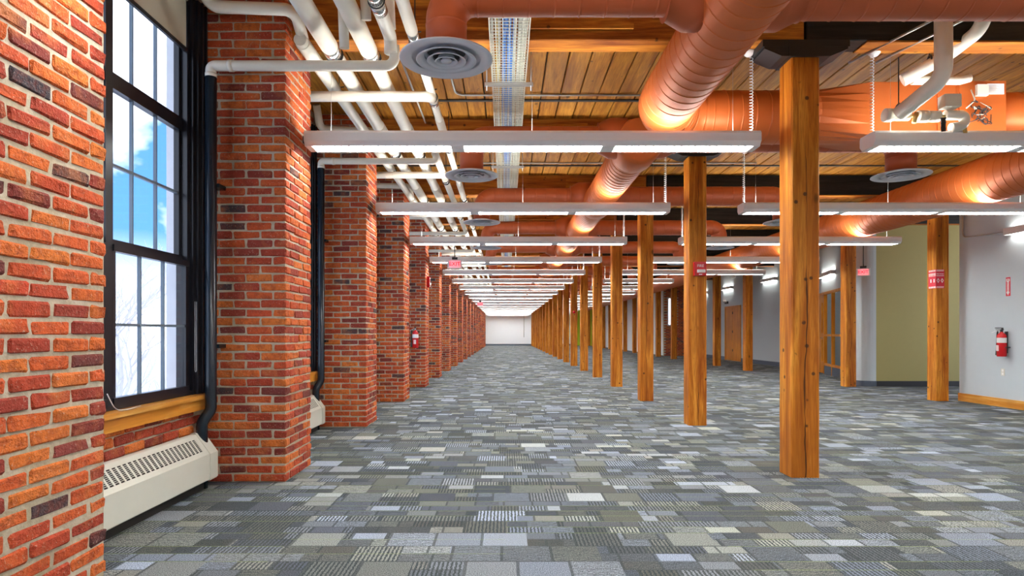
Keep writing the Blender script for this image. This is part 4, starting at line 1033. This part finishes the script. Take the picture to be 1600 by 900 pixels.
# ---------------------------------------------------------------- doors
Lw = va.length; rootM = Matrix.Translation((PX(A0[0]), PY(A0[1]), 0)) @ Matrix.Rotation(ang, 4, 'Z')
# local x along wall (toward far), y: +y away into room? interior of hall is on left of travel => local +y
H2 = PZ(HT)
s0, s1 = Lw * t0, Lw * t1
b = MB(); fw = .07
d_a, d_b = Lw * .72, Lw * .87      # door leaf
b.box(s0, s0 + fw, -.06, .03, 0, H2); b.box(s1 - fw, s1, -.06, .03, 0, H2); b.box(s0, s1, -.06, .03, H2 - fw, H2); b.box(d_a - fw, d_a, -.06, .03, 0, H2); b.box(Lw * .52, Lw * .52 + .05, -.06, .03, 0, H2)
b.box(s0, d_a, -.06, .03, .25, .31)
dr = structure(b.build('door_1', 'doorwood')); dr.matrix_world = rootM
b = MB(); a, c = d_a + .004, s1 - fw - .004
gx0, gx1 = a + .10, a + .30
b.box(a, gx0, -.03, .015, .01, H2 - fw - .004); b.box(gx1, c, -.03, .015, .01, H2 - fw - .004); b.box(gx0, gx1, -.03, .015, .01, .35); b.box(gx0, gx1, -.03, .015, 1.0, 1.2); b.box(gx0, gx1, -.03, .015, 2.1, H2 - fw - .004)
b.build('door_leaf', 'doorwood', dr)
for z0, z1 in ((.35, 1.0), (1.2, 2.1)): b = MB(); b.box(gx0, gx1, -.01, -.004, z0, z1); b.build('pane', 'glass', dr)
for z in (.35, 1.2, 2.05): b = MB(); b.box(s1 - fw - .03, s1 - fw + .03, .015, .04, z, z + .12); b.build('hinge', 'black', dr)
b = MB(); b.cyl((a + .05, .015, 1.05), (a + .05, .07, 1.05), .012); b.box(a + .04, a + .15, .06, .075, 1.04, 1.06); b.build('door_handle', 'steel', dr)
for xa_, xb_ in ((s0 + fw, Lw * .52), (Lw * .52 + .05, d_a - fw)):
    for z0, z1 in ((.31, 1.1), (1.16, H2 - fw)): b = MB(); b.box(xa_, xb_, -.02, -.014, z0, z1); b.build('pane', 'glass', dr)
    b = MB(); b.box(xa_, xb_, -.03, .02, 1.1, 1.16); b.build('rail', 'doorwood', dr)
b = MB(); b.box(s0, d_a, -.04, .02, 0, .25); b.build('kick_panel', 'slate', dr)
# far door
b = MB(); y0, y1 = PY(22.0), PY(23.6); x = PX(8.1)
b.box(x - .03, x + .02, y0, y0 + .07, 0, 2.35); b.box(x - .03, x + .02, y1 - .07, y1, 0, 2.35); b.box(x - .03, x + .02, y0, y1, 2.28, 2.35); dr = structure(b.build('door_2', 'doorwood'))
b = MB(); b.box(x - .012, x - .002, y0 + .07, (y0 + y1) / 2 - .01, .01, 2.28); b.build('door_leaf', 'doorwood', dr)
b = MB(); b.box(x - .012, x - .002, (y0 + y1) / 2 + .01, y1 - .07, .01, 2.28); b.build('door_leaf', 'doorwood', dr)
for z in (.4, 1.2, 2.0): b = MB(); b.box(x - .03, x - .012, (y0 + y1) / 2 - .03, (y0 + y1) / 2 + .01, z, z + .1); b.build('hinge', 'black', dr)

# ---------------------------------------------------------------- outdoors
b = MB(); b.box(-90, XWm - .4, -60, 160, -3.6, -3.5); structure(b.build('ground_outside', 'snow'))
def tree(x, y, h, seed):
    r = random.Random(seed); b = MB()
    def br(p, d, L, rad, lev):
        q = p + d * L; m_ = p.lerp(q, .5) + Vector((r.uniform(-1, 1), r.uniform(-1, 1), 0)) * L * .05
        b.sweep([p, m_, q], [rad, rad * .8, rad * .62], 5 if lev < 2 else 3, caps=False)
        if lev >= 5: return
        for i in range(3 if lev < 4 else 2):
            a = Vector((r.uniform(-1, 1), r.uniform(-1, 1), r.uniform(-.15, .6))); br(q if i < 2 else m_, (d + a * .75).normalized(), L * r.uniform(.62, .8), rad * .58, lev + 1)
    br(Vector((0, 0, 0)), Vector((0, 0, 1)), h * .26, .13, 0)
    return b.mesh('bare_tree', 'bark')
tm = [tree(0, 0, 9, 3), tree(0, 0, 10, 8)]
for i, (x, y, s_) in enumerate(((-12, 17, 1), (-15, 24, 1.1), (-10, 21.5, .8), (-20, 30, 1.3), (-9, 13.5, .75), (-17, 19, 1.1), (-24, 38, 1.3))):
    o = inst('bare_tree', tm[i % 2], (x, y, -3.5), rz=i * 1.3, scale=(s_,) * 3); tag(o, ['pale bare winter tree standing closest outside, beyond the nearest window', 'pale bare winter tree outside, second in distance'][0] if False else f'pale bare winter tree outside the nearest window, {ORD[i]} of the clump', 'tree', 'bare trees outside the window')
